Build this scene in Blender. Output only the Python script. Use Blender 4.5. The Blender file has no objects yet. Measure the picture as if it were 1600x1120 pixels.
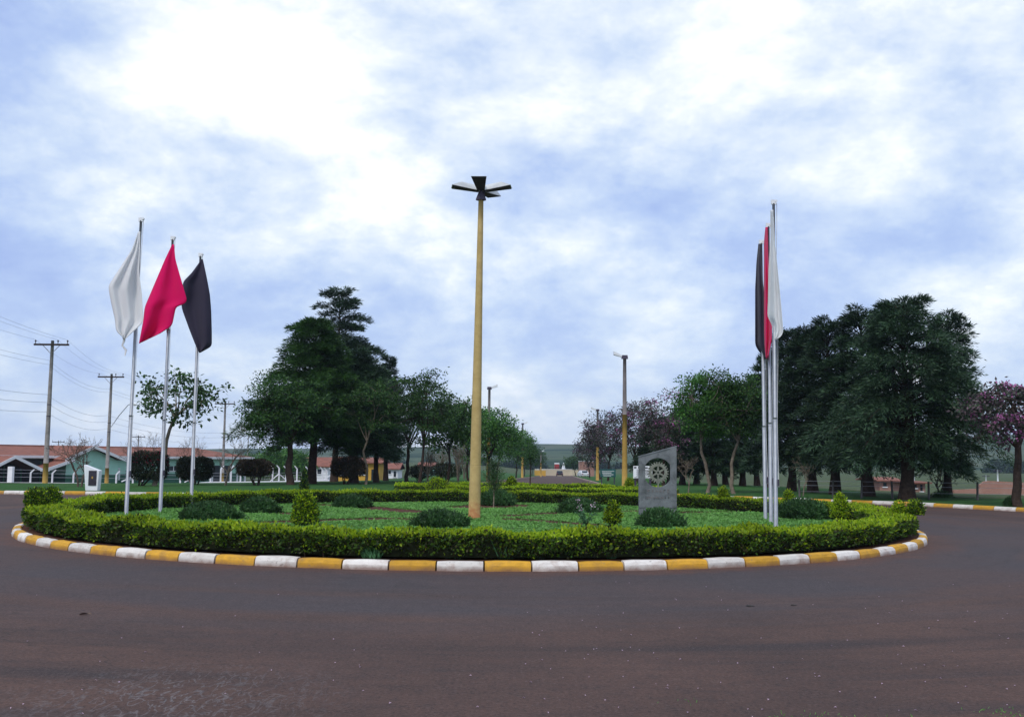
import bpy, math, random
import numpy as np
from mathutils import Matrix, Vector

# ------------------------------------------------------------------ camera, sky, sun, exposure
SC = bpy.context.scene
COL = SC.collection
R_ = math.radians
PITCH, ROLL, CAMZ, FPX = R_(5.53), R_(0.62), 1.6, 1600.0
cam_d = bpy.data.cameras.new('camera'); cam = bpy.data.objects.new('camera', cam_d); COL.objects.link(cam)
cam_d.sensor_width = 36.0; cam_d.lens = 36.0; cam_d.clip_start = 0.05; cam_d.clip_end = 6000
CM = Matrix.Rotation(math.pi/2 + PITCH, 4, 'X') @ Matrix.Rotation(ROLL, 4, 'Z')
cam.matrix_world = Matrix.Translation((0, 0, CAMZ)) @ CM
SC.camera = cam

SKYSEED = 0.0
SUN_EL, SUN_AZ = R_(50), R_(-155)      # azimuth measured from +Y (the way we look) towards +X
w = bpy.data.worlds.new('World'); SC.world = w; w.use_nodes = True

class NT:
    def __init__(s, tree): s.t = tree; s.n = tree.nodes; s.l = tree.links
    def new(s, kind, **kw):
        nd = s.n.new(kind)
        for k, v in kw.items():
            if k.startswith('i_'):
                key = k[2:]
                key = int(key) if key.isdigit() else key.replace('_', ' ')
                if isinstance(v, bpy.types.NodeSocket): s.l.new(v, nd.inputs[key])
                else: nd.inputs[key].default_value = v
            else: setattr(nd, k, v)
        return nd
    def math(s, op, a, b=0.0, c=0.0, clamp=False):
        nd = s.n.new('ShaderNodeMath'); nd.operation = op; nd.use_clamp = clamp
        for i, v in enumerate((a, b, c)):
            if isinstance(v, bpy.types.NodeSocket): s.l.new(v, nd.inputs[i])
            else: nd.inputs[i].default_value = v
        return nd.outputs[0]
    def mix(s, f, a, b, blend='MIX'):
        nd = s.n.new('ShaderNodeMix'); nd.data_type = 'RGBA'; nd.blend_type = blend
        for key, v in ((0, f), (6, a), (7, b)):
            if isinstance(v, bpy.types.NodeSocket): s.l.new(v, nd.inputs[key])
            else: nd.inputs[key].default_value = (*v, 1) if (key > 0 and len(v) == 3) else v
        return nd.outputs[2]
    def ramp(s, f, stops, mode='LINEAR'):
        nd = s.n.new('ShaderNodeValToRGB'); cr = nd.color_ramp; cr.interpolation = mode
        while len(cr.elements) < len(stops): cr.elements.new(0.5)
        for e, (p, c) in zip(cr.elements, stops):
            e.position = p; e.color = (*c, 1) if not isinstance(c, (int, float)) else (c, c, c, 1)
        s.l.new(f, nd.inputs[0]); return nd.outputs[0]
    def noise(s, vec, scale, detail=4, rough=0.55, dist=0.0):
        nd = s.new('ShaderNodeTexNoise', i_Scale=scale, i_Detail=detail, i_Roughness=rough, i_Distortion=dist)
        if vec is not None: s.l.new(vec, nd.inputs['Vector'])
        return nd.outputs['Fac']

def pix_dir(px, py):
    d = CM.to_3x3() @ Vector(((px-800)/FPX, (560-py)/FPX, -1.0)); return d
def P(px, py, Y):
    d = pix_dir(px, py); k = Y/d.y
    return Vector((d.x*k, Y, CAMZ + d.z*k))
def G(px, py, z=0.0):
    d = pix_dir(px, py); k = (z-CAMZ)/d.z
    return Vector((d.x*k, d.y*k, z))
def hor(px): return 560 + (715-560) + (px-800)*math.tan(ROLL)

def build_world():
    t = NT(w.node_tree); t.n.clear()
    out = t.new('ShaderNodeOutputWorld'); bg = t.new('ShaderNodeBackground'); t.l.new(bg.outputs[0], out.inputs[0])
    bg.inputs[1].default_value = 0.1
    sky = t.new('ShaderNodeTexSky', sky_type='NISHITA'); sky.sun_disc = False
    sky.sun_elevation = SUN_EL; sky.sun_rotation = SUN_AZ; sky.air_density = 1.0; sky.dust_density = 1.2
    tc = t.new('ShaderNodeTexCoord'); vec = tc.outputs['Generated']
    sep = t.new('ShaderNodeSeparateXYZ'); t.l.new(vec, sep.inputs[0])
    zz = t.math('ADD', t.math('MAXIMUM', sep.outputs[2], 0.0), 0.50)
    cx = t.math('DIVIDE', sep.outputs[0], zz); cy = t.math('DIVIDE', sep.outputs[1], zz)
    cmb = t.new('ShaderNodeCombineXYZ'); t.l.new(cx, cmb.inputs[0]); t.l.new(cy, cmb.inputs[1]); t.l.new(t.math('ADD', t.math('MULTIPLY', sep.outputs[2], 1.2), SKYSEED), cmb.inputs[2])
    v = cmb.outputs[0]
    n1 = t.noise(v, 3.4, 10, 0.60, 0.10)
    n2 = t.noise(v, 10.0, 9, 0.66, 0.2)
    n3 = t.noise(v, 1.2, 3, 0.5, 0.2)
    f = t.math('ADD', t.math('SUBTRACT', t.math('MULTIPLY', n1, 1.35), .42), t.math('ADD', t.math('MULTIPLY', n2, 0.34), t.math('MULTIPLY', n3, 0.28)))
    # the bright and the dull stretches of this cloud deck
    for px, py, rad, amp in ((400, 60, 0.13, 0.24), (230, 90, 0.08, .10), (560, 260, 0.09, 0.13), (640, 330, .07, .10), (1100, 90, 0.075, 0.20), (1240, 20, .06, .16), (1385, 115, 0.05, 0.10),
                             (330, 300, .12, .08), (1560, 390, .07, .06), (880, 170, .05, .08), (900, 590, .10, .03), (1590, 260, .05, .06),
                             (870, 390, 0.11, -0.12), (590, 120, 0.05, -0.20), (1290, 260, 0.12, -0.08), (1080, 420, .12, -.07), (40, 230, 0.13, -0.12), (1540, 90, .09, -.10), (850, 60, .09, -.16), (720, 150, .05, -.05), (130, 480, .10, -.06), (1420, 420, .1, -.05)):
        d = pix_dir(px, py).normalized()
        dt = t.new('ShaderNodeVectorMath', operation='DOT_PRODUCT'); t.l.new(vec, dt.inputs[0]); dt.inputs[1].default_value = d
        g = t.math('POWER', 2.718, t.math('MULTIPLY', t.math('SUBTRACT', dt.outputs['Value'], 1.0), 2.0/(rad*rad)))
        f = t.math('ADD', f, t.math('MULTIPLY', g, amp*.8))
    cloud = t.ramp(f, [(0.28, (2.8, 3.7, 6.4)), (0.44, (3.6, 4.6, 6.9)), (0.57, (4.9, 5.8, 7.3)), (0.68, (6.4, 7.0, 7.7)), (0.79, (8.3, 8.5, 8.7))])
    # low over the horizon the deck thins out to an even pale band
    low = t.math('SUBTRACT', 1.0, t.math('MULTIPLY', sep.outputs[2], 5.5), clamp=True)
    cloud = t.mix(t.math('MULTIPLY', low, 0.45), cloud, (4.3, 5.2, 7.0))
    col = t.mix(0.9, sky.outputs[0], cloud)
    t.l.new(col, bg.inputs[0])
build_world()

sun_d = bpy.data.lights.new('sun', 'SUN'); sun = bpy.data.objects.new('sun', sun_d); COL.objects.link(sun)
sun_d.energy = 1.5; sun_d.angle = R_(18); sun_d.color = (1.0, 0.95, 0.86)
sdir = Vector((math.sin(SUN_AZ)*math.cos(SUN_EL), math.cos(SUN_AZ)*math.cos(SUN_EL), math.sin(SUN_EL)))
sun.rotation_euler = sdir.to_track_quat('Z', 'Y').to_euler()
vs = SC.view_settings
vs.view_transform = 'Standard'; vs.look = 'None'; vs.exposure = 0.5; vs.gamma = 1.0; vs.use_curve_mapping = False
SC.cycles.max_bounces = 6; SC.cycles.diffuse_bounces = 3; SC.cycles.transparent_max_bounces = 4
SC.cycles.caustics_reflective = False; SC.cycles.caustics_refractive = False

# ------------------------------------------------------------------ helpers
def unit(a): return a/np.maximum(np.linalg.norm(a, axis=-1, keepdims=True), 1e-9)

class MB:
    """collects geometry; build() makes one mesh object of it"""
    def __init__(s): s.V = []; s.F = []; s.n = 0
    def add(s, V, F, m=0, smooth=False):
        V = np.asarray(V, dtype=np.float64).reshape(-1, 3)
        s.V.append(V)
        if isinstance(F, np.ndarray): s.F.append((F + s.n, m, smooth))
        else:
            by = {}
            for f in F: by.setdefault(len(f), []).append(f)
            for k, fs in by.items(): s.F.append((np.array(fs) + s.n, m, smooth))
        s.n += len(V); return s
    def box(s, c, size, m=0, rz=0.0, taper=1.0, bev=0.0):
        x, y, z = size[0]/2, size[1]/2, size[2]/2
        lv = []
        if bev > 0:
            zs = [(-z, bev, 1.0), (-z+bev, 0, 1.0), (z-bev, 0, taper), (z, bev, taper)]
        else: zs = [(-z, 0, 1.0), (z, 0, taper)]
        for h, b, tp in zs:
            X, Y = x*tp-b, y*tp-b
            lv += [(-X, -Y, h), (X, -Y, h), (X, Y, h), (-X, Y, h)]
        k = len(zs)
        F = [(3, 2, 1, 0), tuple(4*(k-1)+i for i in range(4))]
        for j in range(k-1):
            for i in range(4):
                a, b = 4*j+i, 4*j+(i+1) % 4; F.append((a, b, b+4, a+4))
        V = np.array(lv); ca, sa = math.cos(rz), math.sin(rz)
        V = np.stack([V[:, 0]*ca-V[:, 1]*sa, V[:, 0]*sa+V[:, 1]*ca, V[:, 2]], 1) + np.array(c)
        return s.add(V, F, m)
    def tube(s, pts, rad, n=6, m=0, caps=True, smooth=True):
        pts = np.asarray(pts, float); k = len(pts)
        rad = np.full(k, rad) if np.isscalar(rad) else np.asarray(rad, float)
        T = unit(np.gradient(pts, axis=0))
        ref = np.array([0, 0, 1.0]) if abs(T[:, 2]).mean() < 0.8 else np.array([1.0, 0, 0])
        A = unit(np.cross(T, ref)); B = np.cross(T, A)
        th = np.arange(n)*2*math.pi/n
        V = pts[:, None, :] + rad[:, None, None]*(np.cos(th)[None, :, None]*A[:, None, :] + np.sin(th)[None, :, None]*B[:, None, :])
        i, j = np.meshgrid(np.arange(k-1), np.arange(n), indexing='ij'); j2 = (j+1) % n
        F = np.stack([i*n+j, i*n+j2, (i+1)*n+j2, (i+1)*n+j], -1).reshape(-1, 4)
        base = s.n
        s.add(V, F, m, smooth)
        if caps and n > 3:
            s.F.append((np.array([list(range(base+n))[base:][::1]]), m, False)); s.F.append((np.array([[base+(k-1)*n+q for q in range(n)][::-1]]), m, False))
        return s
    def leaves(s, C, D, N, L, W, m=0):
        """diamond leaves: base point C, direction D, normal N"""
        if len(C) == 0: return s
        D = unit(D); S = unit(np.cross(D, N)); L = np.broadcast_to(L, (len(C),))[:, None]; W = np.broadcast_to(W, (len(C),))[:, None]
        V = np.stack([C, C+D*L*0.45+S*W/2, C+D*L, C+D*L*0.45-S*W/2], 1).reshape(-1, 3)
        F = np.arange(len(C)*4).reshape(-1, 4)
        return s.add(V, F, m)
    def grid(s, pts, m=0, smooth=True, closed_u=False):
        """pts (a,b,3)"""
        a, b = pts.shape[:2]
        na = a if closed_u else a-1
        i, j = np.meshgrid(np.arange(na), np.arange(b-1), indexing='ij'); i2 = (i+1) % a
        F = np.stack([i*b+j, i2*b+j, i2*b+j+1, i*b+j+1], -1).reshape(-1, 4)
        return s.add(pts.reshape(-1, 3), F, m, smooth)
    def mesh(s, name, mats):
        me = bpy.data.meshes.new(name)
        V = np.concatenate(s.V) if s.V else np.zeros((0, 3))
        me.vertices.add(len(V)); me.vertices.foreach_set('co', V.astype(np.float32).ravel())
        idx = np.concatenate([f.ravel() for f, _, _ in s.F]); tot = np.concatenate([np.full(len(f), f.shape[1]) for f, _, _ in s.F])
        mi = np.concatenate([np.full(len(f), m) for f, m, _ in s.F]); sm = np.concatenate([np.full(len(f), q) for f, _, q in s.F])
        me.loops.add(len(idx)); me.loops.foreach_set('vertex_index', idx.astype(np.int32))
        me.polygons.add(len(tot)); st = np.concatenate([[0], np.cumsum(tot)[:-1]])
        me.polygons.foreach_set('loop_start', st.astype(np.int32))
        me.polygons.foreach_set('material_index', mi.astype(np.int32)); me.polygons.foreach_set('use_smooth', sm.astype(bool))
        for mt in (mats if isinstance(mats, (list, tuple)) else [mats]): me.materials.append(mt)
        me.update(calc_edges=True); return me
    def build(s, name, mats, parent=None, **kw):
        o = bpy.data.objects.new(name, s.mesh(name, mats)); COL.objects.link(o)
        if parent is not None: o.parent = parent
        if kw: tag(o, **kw)
        return o

def tag(o, label=None, cat=None, group=None, kind=None):
    if label: o['label'] = label
    if cat: o['category'] = cat
    if group: o['group'] = group
    if kind: o['kind'] = kind
    return o
def thing(name, label, cat, loc=(0, 0, 0), rz=0.0, group=None):
    o = bpy.data.objects.new(name, None); COL.objects.link(o); o.empty_display_size = 0.2
    o.location = loc; o.rotation_euler = (0, 0, rz)
    return tag(o, label, cat, group)
def copy_tree(o, parent=None):
    c = o.copy(); COL.objects.link(c); c.parent = parent
    for ch in list(o.children): copy_tree(ch, c)
    return c

# ------------------------------------------------------------------ materials
MATS = {}
def principled(name):
    m = bpy.data.materials.new(name); m.use_nodes = True; t = NT(m.node_tree)
    b = t.n['Principled BSDF']; return m, t, b
def plain(name, col, rough=0.7, var=0.25, scale=6.0, metal=0.0, bump=0.0, bscale=40.0, spec=0.3, stain=None, stain_amt=0.4, stain_scale=2.0):
    """paint, concrete, metal ... with uneven tone, optional stains of their own shape and fine relief"""
    m, t, b = principled(name)
    tc = t.new('ShaderNodeTexCoord'); v = tc.outputs['Object']
    n = t.noise(v, scale, 6, 0.6)
    lo = tuple(c*(1-var) for c in col); hi = tuple(min(1, c*(1+var)) for c in col)
    c = t.ramp(n, [(0.3, lo), (0.7, hi)])
    if stain:
        n2 = t.noise(v, stain_scale, 7, 0.65, 0.6)
        c = t.mix(t.math('MULTIPLY', t.ramp(n2, [(0.5, 0.0), (0.68, 1.0)]), stain_amt), c, stain)
    if name.startswith('kerb'):
        oi = t.new('ShaderNodeObjectInfo'); hs = t.new('ShaderNodeHueSaturation'); t.l.new(c, hs.inputs['Color']); t.l.new(t.math('ADD', .82, t.math('MULTIPLY', oi.outputs['Random'], .24)), hs.inputs['Value']); c = hs.outputs[0]
        sp = t.new('ShaderNodeSeparateXYZ'); t.l.new(v, sp.inputs[0]); du = t.math('SUBTRACT', t.math('MULTIPLY', t.noise(v, 4.5, 6, .7), 1.5), t.math('MULTIPLY', sp.outputs[2], 9.0)); c = t.mix(t.ramp(du, [(.12, 0.0), (.75, .8)]), c, (.17, .085, .06))
        ch = t.noise(v, 11, 6, .75); c = t.mix(t.ramp(ch, [(.60, 0.0), (.66, .75)]), c, (.20, .15, .13))
    t.l.new(c, b.inputs['Base Color'])
    b.inputs['Roughness'].default_value = rough; b.inputs['Metallic'].default_value = metal; b.inputs['Specular IOR Level'].default_value = spec
    if bump:
        bp = t.new('ShaderNodeBump', i_Strength=bump, i_Distance=0.02); t.l.new(t.noise(v, bscale, 5, 0.6), bp.inputs['Height']); t.l.new(bp.outputs[0], b.inputs['Normal'])
    MATS[name] = m; return m
def leafmat(name, cols, trans=0.3, rough=0.55, spec=0.25, clump=1.0):
    m, t, b = principled(name)
    geo = t.new('ShaderNodeNewGeometry')
    k = len(cols)
    c = t.ramp(geo.outputs['Random Per Island'], [(i/max(k-1, 1), cc) for i, cc in enumerate(cols)])
    oi = t.new('ShaderNodeObjectInfo')
    hs = t.new('ShaderNodeHueSaturation'); t.l.new(c, hs.inputs['Color']); t.l.new(t.math('ADD', 0.8, t.math('MULTIPLY', oi.outputs['Random'], 0.4)), hs.inputs['Value'])
    tcn = t.new('ShaderNodeTexCoord'); nn = t.noise(tcn.outputs['Object'], 1.1, 3, .6)
    hs2 = t.new('ShaderNodeHueSaturation'); t.l.new(hs.outputs[0], hs2.inputs['Color']); t.l.new(t.ramp(nn, [(.32, 1-.45*clump), (.5, 1-.05*clump), (.68, 1+.6*clump)]), hs2.inputs['Value'])
    c = hs2.outputs[0]
    t.l.new(c, b.inputs['Base Color']); b.inputs['Roughness'].default_value = rough; b.inputs['Specular IOR Level'].default_value = spec
    tr = t.new('ShaderNodeBsdfTranslucent'); t.l.new(c, tr.inputs[0])
    mx = t.new('ShaderNodeMixShader', i_0=trans); t.l.new(b.outputs[0], mx.inputs[1]); t.l.new(tr.outputs[0], mx.inputs[2])
    t.l.new(mx.outputs[0], t.n['Material Output'].inputs[0])
    MATS[name] = m; return m

M = MATS
plain('kerb_white', (.74, .70, .66), .8, .08, 9, bump=.35, bscale=60, stain=(.36, .22, .17), stain_amt=.55, stain_scale=3.5)
plain('kerb_yellow', (.62, .33, .035), .8, .15, 9, bump=.35, bscale=60, stain=(.30, .17, .07), stain_amt=.6, stain_scale=3.5)
plain('soil', (.075, .034, .022), .95, .35, 5, bump=.8, bscale=25, spec=.1)
plain('hedge_core', (.018, .022, .012), .95, .4, 6, spec=.0)  # solid core; shade between the leaves is put into its near-black colour
plain('bark_dark', (.045, .032, .026), .95, .4, 9, bump=.8, bscale=18, spec=.05)
plain('bark_pale', (.17, .14, .11), .95, .35, 7, bump=.6, bscale=22, spec=.05, stain=(.07, .06, .05), stain_amt=.7)
plain('twig', (.13, .095, .08), .95, .3, 9, spec=.05)
plain('concrete', (.16, .175, .19), .9, .3, 3, bump=.6, bscale=35, spec=.15, stain=(.055, .06, .065), stain_amt=.85, stain_scale=2.6)
plain('gear_concrete', (.20, .21, .18), .9, .25, 6, bump=.5, bscale=40, spec=.15, stain=(.08, .08, .07), stain_amt=.6, stain_scale=5)
plain('pole_concrete', (.26, .24, .23), .9, .25, 4, bump=.3, bscale=40, spec=.15, stain=(.12, .11, .12), stain_amt=.6)
plain('pole_grey', (.19, .17, .17), .9, .25, 4, bump=.3, bscale=40, spec=.15)
plain('yellow_paint', (.40, .25, .06), .75, .15, 4, bump=.25, bscale=35, stain=(.25, .15, .05), stain_amt=.45)
plain('steel', (.30, .32, .36), .5, .12, 8, metal=.45, spec=.5, stain=(.26, .27, .30), stain_amt=.4, stain_scale=4)
plain('lamp_grey', (.72, .75, .78), .5, .1, 5)
plain('lamp_dark', (.05, .042, .07), .6, .3, 5)
plain('insulator', (.05, .04, .05), .35, .2, 8)
plain('wire', (.38, .40, .46), .7, .1)
plain('wall_green', (.34, .60, .50), .85, .08, 1.5, stain=(.20, .36, .29), stain_amt=.35, stain_scale=.7)
plain('wall_dkgreen', (.035, .115, .075), .8, .15, 1.5)
plain('trim_white', (.68, .69, .72), .75, .08, 2)
plain('white_paint', (.74, .76, .80), .75, .08, 2, stain=(.45, .43, .42), stain_amt=.45, stain_scale=1.2)
plain('dark_glass', (.012, .018, .024), .12, .2, 1, spec=.5)
plain('recess_shade', (.02, .025, .03), .6, .3, 1)  # near-black panel colour standing in for the shade of recesses
plain('plaque', (.035, .032, .045), .35, .3, 5)
plain('yellow_wall', (.55, .32, .05), .85, .12, 1, stain=(.36, .22, .06), stain_amt=.4)
plain('beige_wall', (.52, .44, .32), .9, .12, .4, stain=(.36, .30, .22), stain_amt=.5, stain_scale=.3)
plain('red_paint', (.34, .035, .03), .7, .15, 1)
plain('teal_sign', (.02, .10, .10), .6, .2, 3)
plain('ink', (.02, .02, .03), .7, .2, 3)
plain('car_dark', (.02, .022, .03), .3, .1, 3, spec=.5)
plain('car_white', (.6, .62, .65), .35, .05, 3, spec=.5)
plain('rubber', (.02, .02, .02), .9, .2, 5)
plain('red_lens', (.3, .01, .01), .3, .1, 5)
plain('petal', (.45, .33, .42), .8, .3, 30)
plain('stone', (.05, .045, .045), .9, .4, 20, bump=.5)
plain('sidewalk', (.34, .27, .23), .95, .15, 1.2, bump=.3, bscale=15)
plain('plastic_blue', (.25, .55, .65), .4, .2, 9)
plain('fencepost', (.11, .10, .10), .9, .3, 5)
for nm, c in (('cloth_white', (.93, .94, .95)), ('cloth_red', (.90, .012, .19)), ('cloth_black', (.070, .064, .105))):
    m, t, b = principled(nm); tc = t.new('ShaderNodeTexCoord')
    n = t.noise(tc.outputs['Object'], 260, 2, .5)
    n2 = t.noise(tc.outputs['Object'], 3.0, 4, .5)
    cc = t.mix(t.math('MULTIPLY', n, .25), tuple(x*1.0 for x in c), tuple(x*.75 for x in c)); cc = t.mix(t.math('MULTIPLY', n2, .2), cc, tuple(x*.8 for x in c))
    t.l.new(cc, b.inputs['Base Color']); b.inputs['Roughness'].default_value = .85; b.inputs['Specular IOR Level'].default_value = .1
    b.inputs['Sheen Weight'].default_value = .15
    tr = t.new('ShaderNodeBsdfTranslucent'); t.l.new(cc, tr.inputs[0])
    mx = t.new('ShaderNodeMixShader', i_0=.45); t.l.new(b.outputs[0], mx.inputs[1]); t.l.new(tr.outputs[0], mx.inputs[2]); t.l.new(mx.outputs[0], t.n['Material Output'].inputs[0])
    M[nm] = m
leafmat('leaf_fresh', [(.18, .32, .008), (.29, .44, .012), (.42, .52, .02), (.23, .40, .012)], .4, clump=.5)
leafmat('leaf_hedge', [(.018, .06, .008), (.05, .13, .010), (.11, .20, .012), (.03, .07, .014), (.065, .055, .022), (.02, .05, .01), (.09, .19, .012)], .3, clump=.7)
leafmat('leaf_mound', [(.018, .055, .018), (.036, .10, .03), (.06, .135, .042), (.03, .065, .022)], .25)
leafmat('leaf_cover', [(.095, .24, .05), (.14, .33, .07), (.18, .39, .085), (.12, .29, .065)], .35, clump=.35)
leafmat('leaf_tuft', [(.09, .24, .10), (.13, .32, .15), (.07, .19, .07)], .3)
leafmat('conifer_dark', [(.012, .030, .016), (.022, .052, .024), (.038, .078, .034), (.016, .036, .018)], .15)
leafmat('conifer_green', [(.016, .050, .012), (.032, .092, .016), (.055, .130, .022), (.022, .060, .012)], .2)
leafmat('conifer_olive', [(.015, .038, .018), (.030, .066, .032), (.055, .100, .048)], .2)
leafmat('leaf_broad', [(.012, .042, .012), (.028, .080, .018), (.060, .135, .024), (.022, .055, .016)], .3)
leafmat('leaf_bright', [(.022, .08, .016), (.045, .135, .022), (.085, .20, .03)], .3)
leafmat('leaf_purple', [(.028, .050, .026), (.050, .075, .042), (.075, .070, .062), (.12, .075, .10), (.042, .058, .036)], .3)
leafmat('blossom', [(.38, .12, .30), (.46, .17, .38), (.30, .09, .24)], .3)
leafmat('leaf_brown', [(.035, .022, .016), (.045, .032, .018), (.022, .03, .014), (.06, .03, .022)], .25)
leafmat('leaf_bougain', [(.30, .015, .05), (.22, .01, .035)], .3)
leafmat('leaf_shrub', [(.010, .022, .010), (.02, .035, .014), (.028, .024, .016)], .2)
leafmat('leaf_far', [(.015, .04, .018), (.03, .06, .022), (.02, .05, .03)], .2)

# red clay tiles: courses across the slope
def tile_mat():
    m, t, b = principled('roof_tile'); tc = t.new('ShaderNodeTexCoord'); v = tc.outputs['Object']
    n = t.noise(v, 1.6, 6, .6); c = t.ramp(n, [(0.25, (.16, .06, .042)), (0.55, (.25, .09, .06)), (0.8, (.32, .14, .09))])
    n2 = t.noise(v, .5, 5, .6); c = t.mix(t.ramp(n2, [(.5, 0.0), (.75, .5)]), c, (.12, .065, .05))
    t.l.new(c, b.inputs['Base Color']); b.inputs['Roughness'].default_value = .9
    wv = t.new('ShaderNodeTexWave', i_Scale=2.2); t.l.new(v, wv.inputs[0]); wv.inputs['Distortion'].default_value = .4
    bp = t.new('ShaderNodeBump', i_Strength=.6, i_Distance=.06); t.l.new(wv.outputs['Fac'], bp.inputs['Height']); t.l.new(bp.outputs[0], b.inputs['Normal'])
    M['roof_tile'] = m
tile_mat()
def brick_mat():
    m, t, b = principled('brick'); tc = t.new('ShaderNodeTexCoord')
    mp = t.new('ShaderNodeMapping'); mp.inputs['Rotation'].default_value = (math.pi/2, 0, 0); t.l.new(tc.outputs['Object'], mp.inputs[0])
    br = t.new('ShaderNodeTexBrick', i_Scale=4.0); t.l.new(mp.outputs[0], br.inputs['Vector'])
    br.inputs['Color1'].default_value = (.33, .13, .085, 1); br.inputs['Color2'].default_value = (.26, .095, .065, 1); br.inputs['Mortar'].default_value = (.32, .25, .21, 1); br.inputs['Mortar Size'].default_value = .03
    n = t.noise(tc.outputs['Object'], .8, 5, .6)
    t.l.new(t.mix(t.ramp(n, [(.4, 0.0), (.75, .6)]), br.outputs[0], (.38, .24, .20)), b.inputs['Base Color']); b.inputs['Roughness'].default_value = .95
    M['brick'] = m
brick_mat()

CX, CY, RK = -0.80, 24.6, 9.95        # the roundabout: centre and outer kerb radius
def asphalt_mat():
    m, t, b = principled('asphalt'); tc = t.new('ShaderNodeTexCoord'); v = tc.outputs['Object']
    mp = t.new('ShaderNodeVectorMath', operation='SUBTRACT'); t.l.new(v, mp.inputs[0]); mp.inputs[1].default_value = (CX, CY, 0)
    rel = mp.outputs[0]; ln = t.new('ShaderNodeVectorMath', operation='LENGTH'); t.l.new(rel, ln.inputs[0]); rad = ln.outputs['Value']
    sp = t.new('ShaderNodeSeparateXYZ'); t.l.new(rel, sp.inputs[0])
    ang = t.math('ARCTAN2', sp.outputs[1], sp.outputs[0])
    pol = t.new('ShaderNodeCombineXYZ'); t.l.new(rad, pol.inputs[0]); t.l.new(t.math('MULTIPLY', ang, 1.6), pol.inputs[1])
    base_n = t.noise(v, .35, 5, .6)
    c = t.ramp(base_n, [(.35, (.060, .034, .028)), (.65, (.104, .056, .043))])
    # bluish worn bands where the wheels turn round the island, darker streaks between
    st = t.noise(pol.outputs[0], .9, 5, .55, .2)
    lane = t.math('MULTIPLY', t.math('SUBTRACT', 1.0, t.math('MULTIPLY', t.math('SUBTRACT', t.math('ADD', rad, t.math('MULTIPLY', t.math('SUBTRACT', st, .5), 9.0)), 12.6), .40), clamp=True), .75, clamp=True)
    c = t.mix(lane, c, (.050, .047, .056))
    st2b = t.noise(pol.outputs[0], 1.1, 6, .65, .8)
    band = t.math('SUBTRACT', 1.0, t.math('MULTIPLY', t.math('ABSOLUTE', t.math('SUBTRACT', t.math('ADD', rad, t.math('MULTIPLY', st, 1.6)), 17.2)), .8), clamp=True)
    c = t.mix(t.math('MULTIPLY', band, t.ramp(st2b, [(.42, .0), (.58, .85)])), c, (.024, .018, .019))
    st2 = t.noise(pol.outputs[0], 1.7, 7, .65, 1.2)
    c = t.mix(t.ramp(st2, [(.52, 0.0), (.70, .65)]), c, (.038, .028, .030))
    # red earth dust, densest along the kerb
    nr = t.math('ADD', t.math('MULTIPLY', t.noise(v, .9, 6, .65), 1.6), t.math('MULTIPLY', t.math('SUBTRACT', rad, RK), -.75))
    c = t.mix(t.ramp(nr, [(.28, 0.0), (.80, .85)]), c, (.125, .058, .042))
    nd = t.noise(v, .22, 4, .6, .5)
    c = t.mix(t.ramp(nd, [(.46, 0.0), (.64, .6)]), c, (.080, .046, .040))
    # pale scrapes
    sc = t.new('ShaderNodeMapping'); sc.inputs['Scale'].default_value = (5, 2.0, 1); sc.inputs['Rotation'].default_value = (0, 0, .6); t.l.new(v, sc.inputs[0])
    s1 = t.noise(sc.outputs[0], 1.6, 3, .5, 1.2)
    line = t.math('SUBTRACT', 1.0, t.math('MULTIPLY', t.math('ABSOLUTE', t.math('SUBTRACT', s1, .5)), 28.0), clamp=True)
    dsc = t.new('ShaderNodeVectorMath', operation='DISTANCE'); t.l.new(v, dsc.inputs[0]); dsc.inputs[1].default_value = G(270, 1090)
    s2 = t.math('MULTIPLY', t.math('SUBTRACT', 1.0, t.math('MULTIPLY', dsc.outputs['Value'], .75), clamp=True), .8)
    c = t.mix(t.math('MULTIPLY', line, s2), c, (.19, .18, .19))
    # cracks and mottling, then the grain of the stones
    mo = t.noise(v, 7, 6, .7); c = t.mix(t.ramp(mo, [(.38, .35), (.52, 0.0)]), c, (.035, .027, .028)); c = t.mix(t.ramp(mo, [(.55, 0.0), (.75, .30)]), c, (.12, .09, .082))
    vo = t.new('ShaderNodeTexVoronoi', feature='DISTANCE_TO_EDGE', i_Scale=.55); dv = t.new('ShaderNodeVectorMath', operation='ADD'); t.l.new(v, dv.inputs[0]); nz = t.new('ShaderNodeTexNoise', i_Scale=1.5, i_Detail=6.0); t.l.new(v, nz.inputs['Vector']); t.l.new(nz.outputs['Color'], dv.inputs[1]); t.l.new(dv.outputs[0], vo.inputs['Vector'])
    ck = t.math('MULTIPLY', t.ramp(vo.outputs['Distance'], [(.0, 1.0), (.012, 0.0)]), t.ramp(t.noise(v, .3, 3, .5), [(.5, 0.0), (.62, .6)])); c = t.mix(ck, c, (.02, .016, .016))
    g = t.noise(v, 34, 4, .8)
    c = t.mix(t.ramp(g, [(.38, .65), (.50, 0.0)]), c, (.018, .014, .016))
    c = t.mix(t.ramp(g, [(.56, 0.0), (.70, .5)]), c, (.16, .13, .13))
    t.l.new(c, b.inputs['Base Color']); b.inputs['Roughness'].default_value = .85; b.inputs['Specular IOR Level'].default_value = .25
    bp = t.new('ShaderNodeBump', i_Strength=.6, i_Distance=.01); t.l.new(t.noise(v, 90, 4, .7), bp.inputs['Height']); t.l.new(bp.outputs[0], b.inputs['Normal'])
    M['asphalt'] = m
asphalt_mat()
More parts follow.
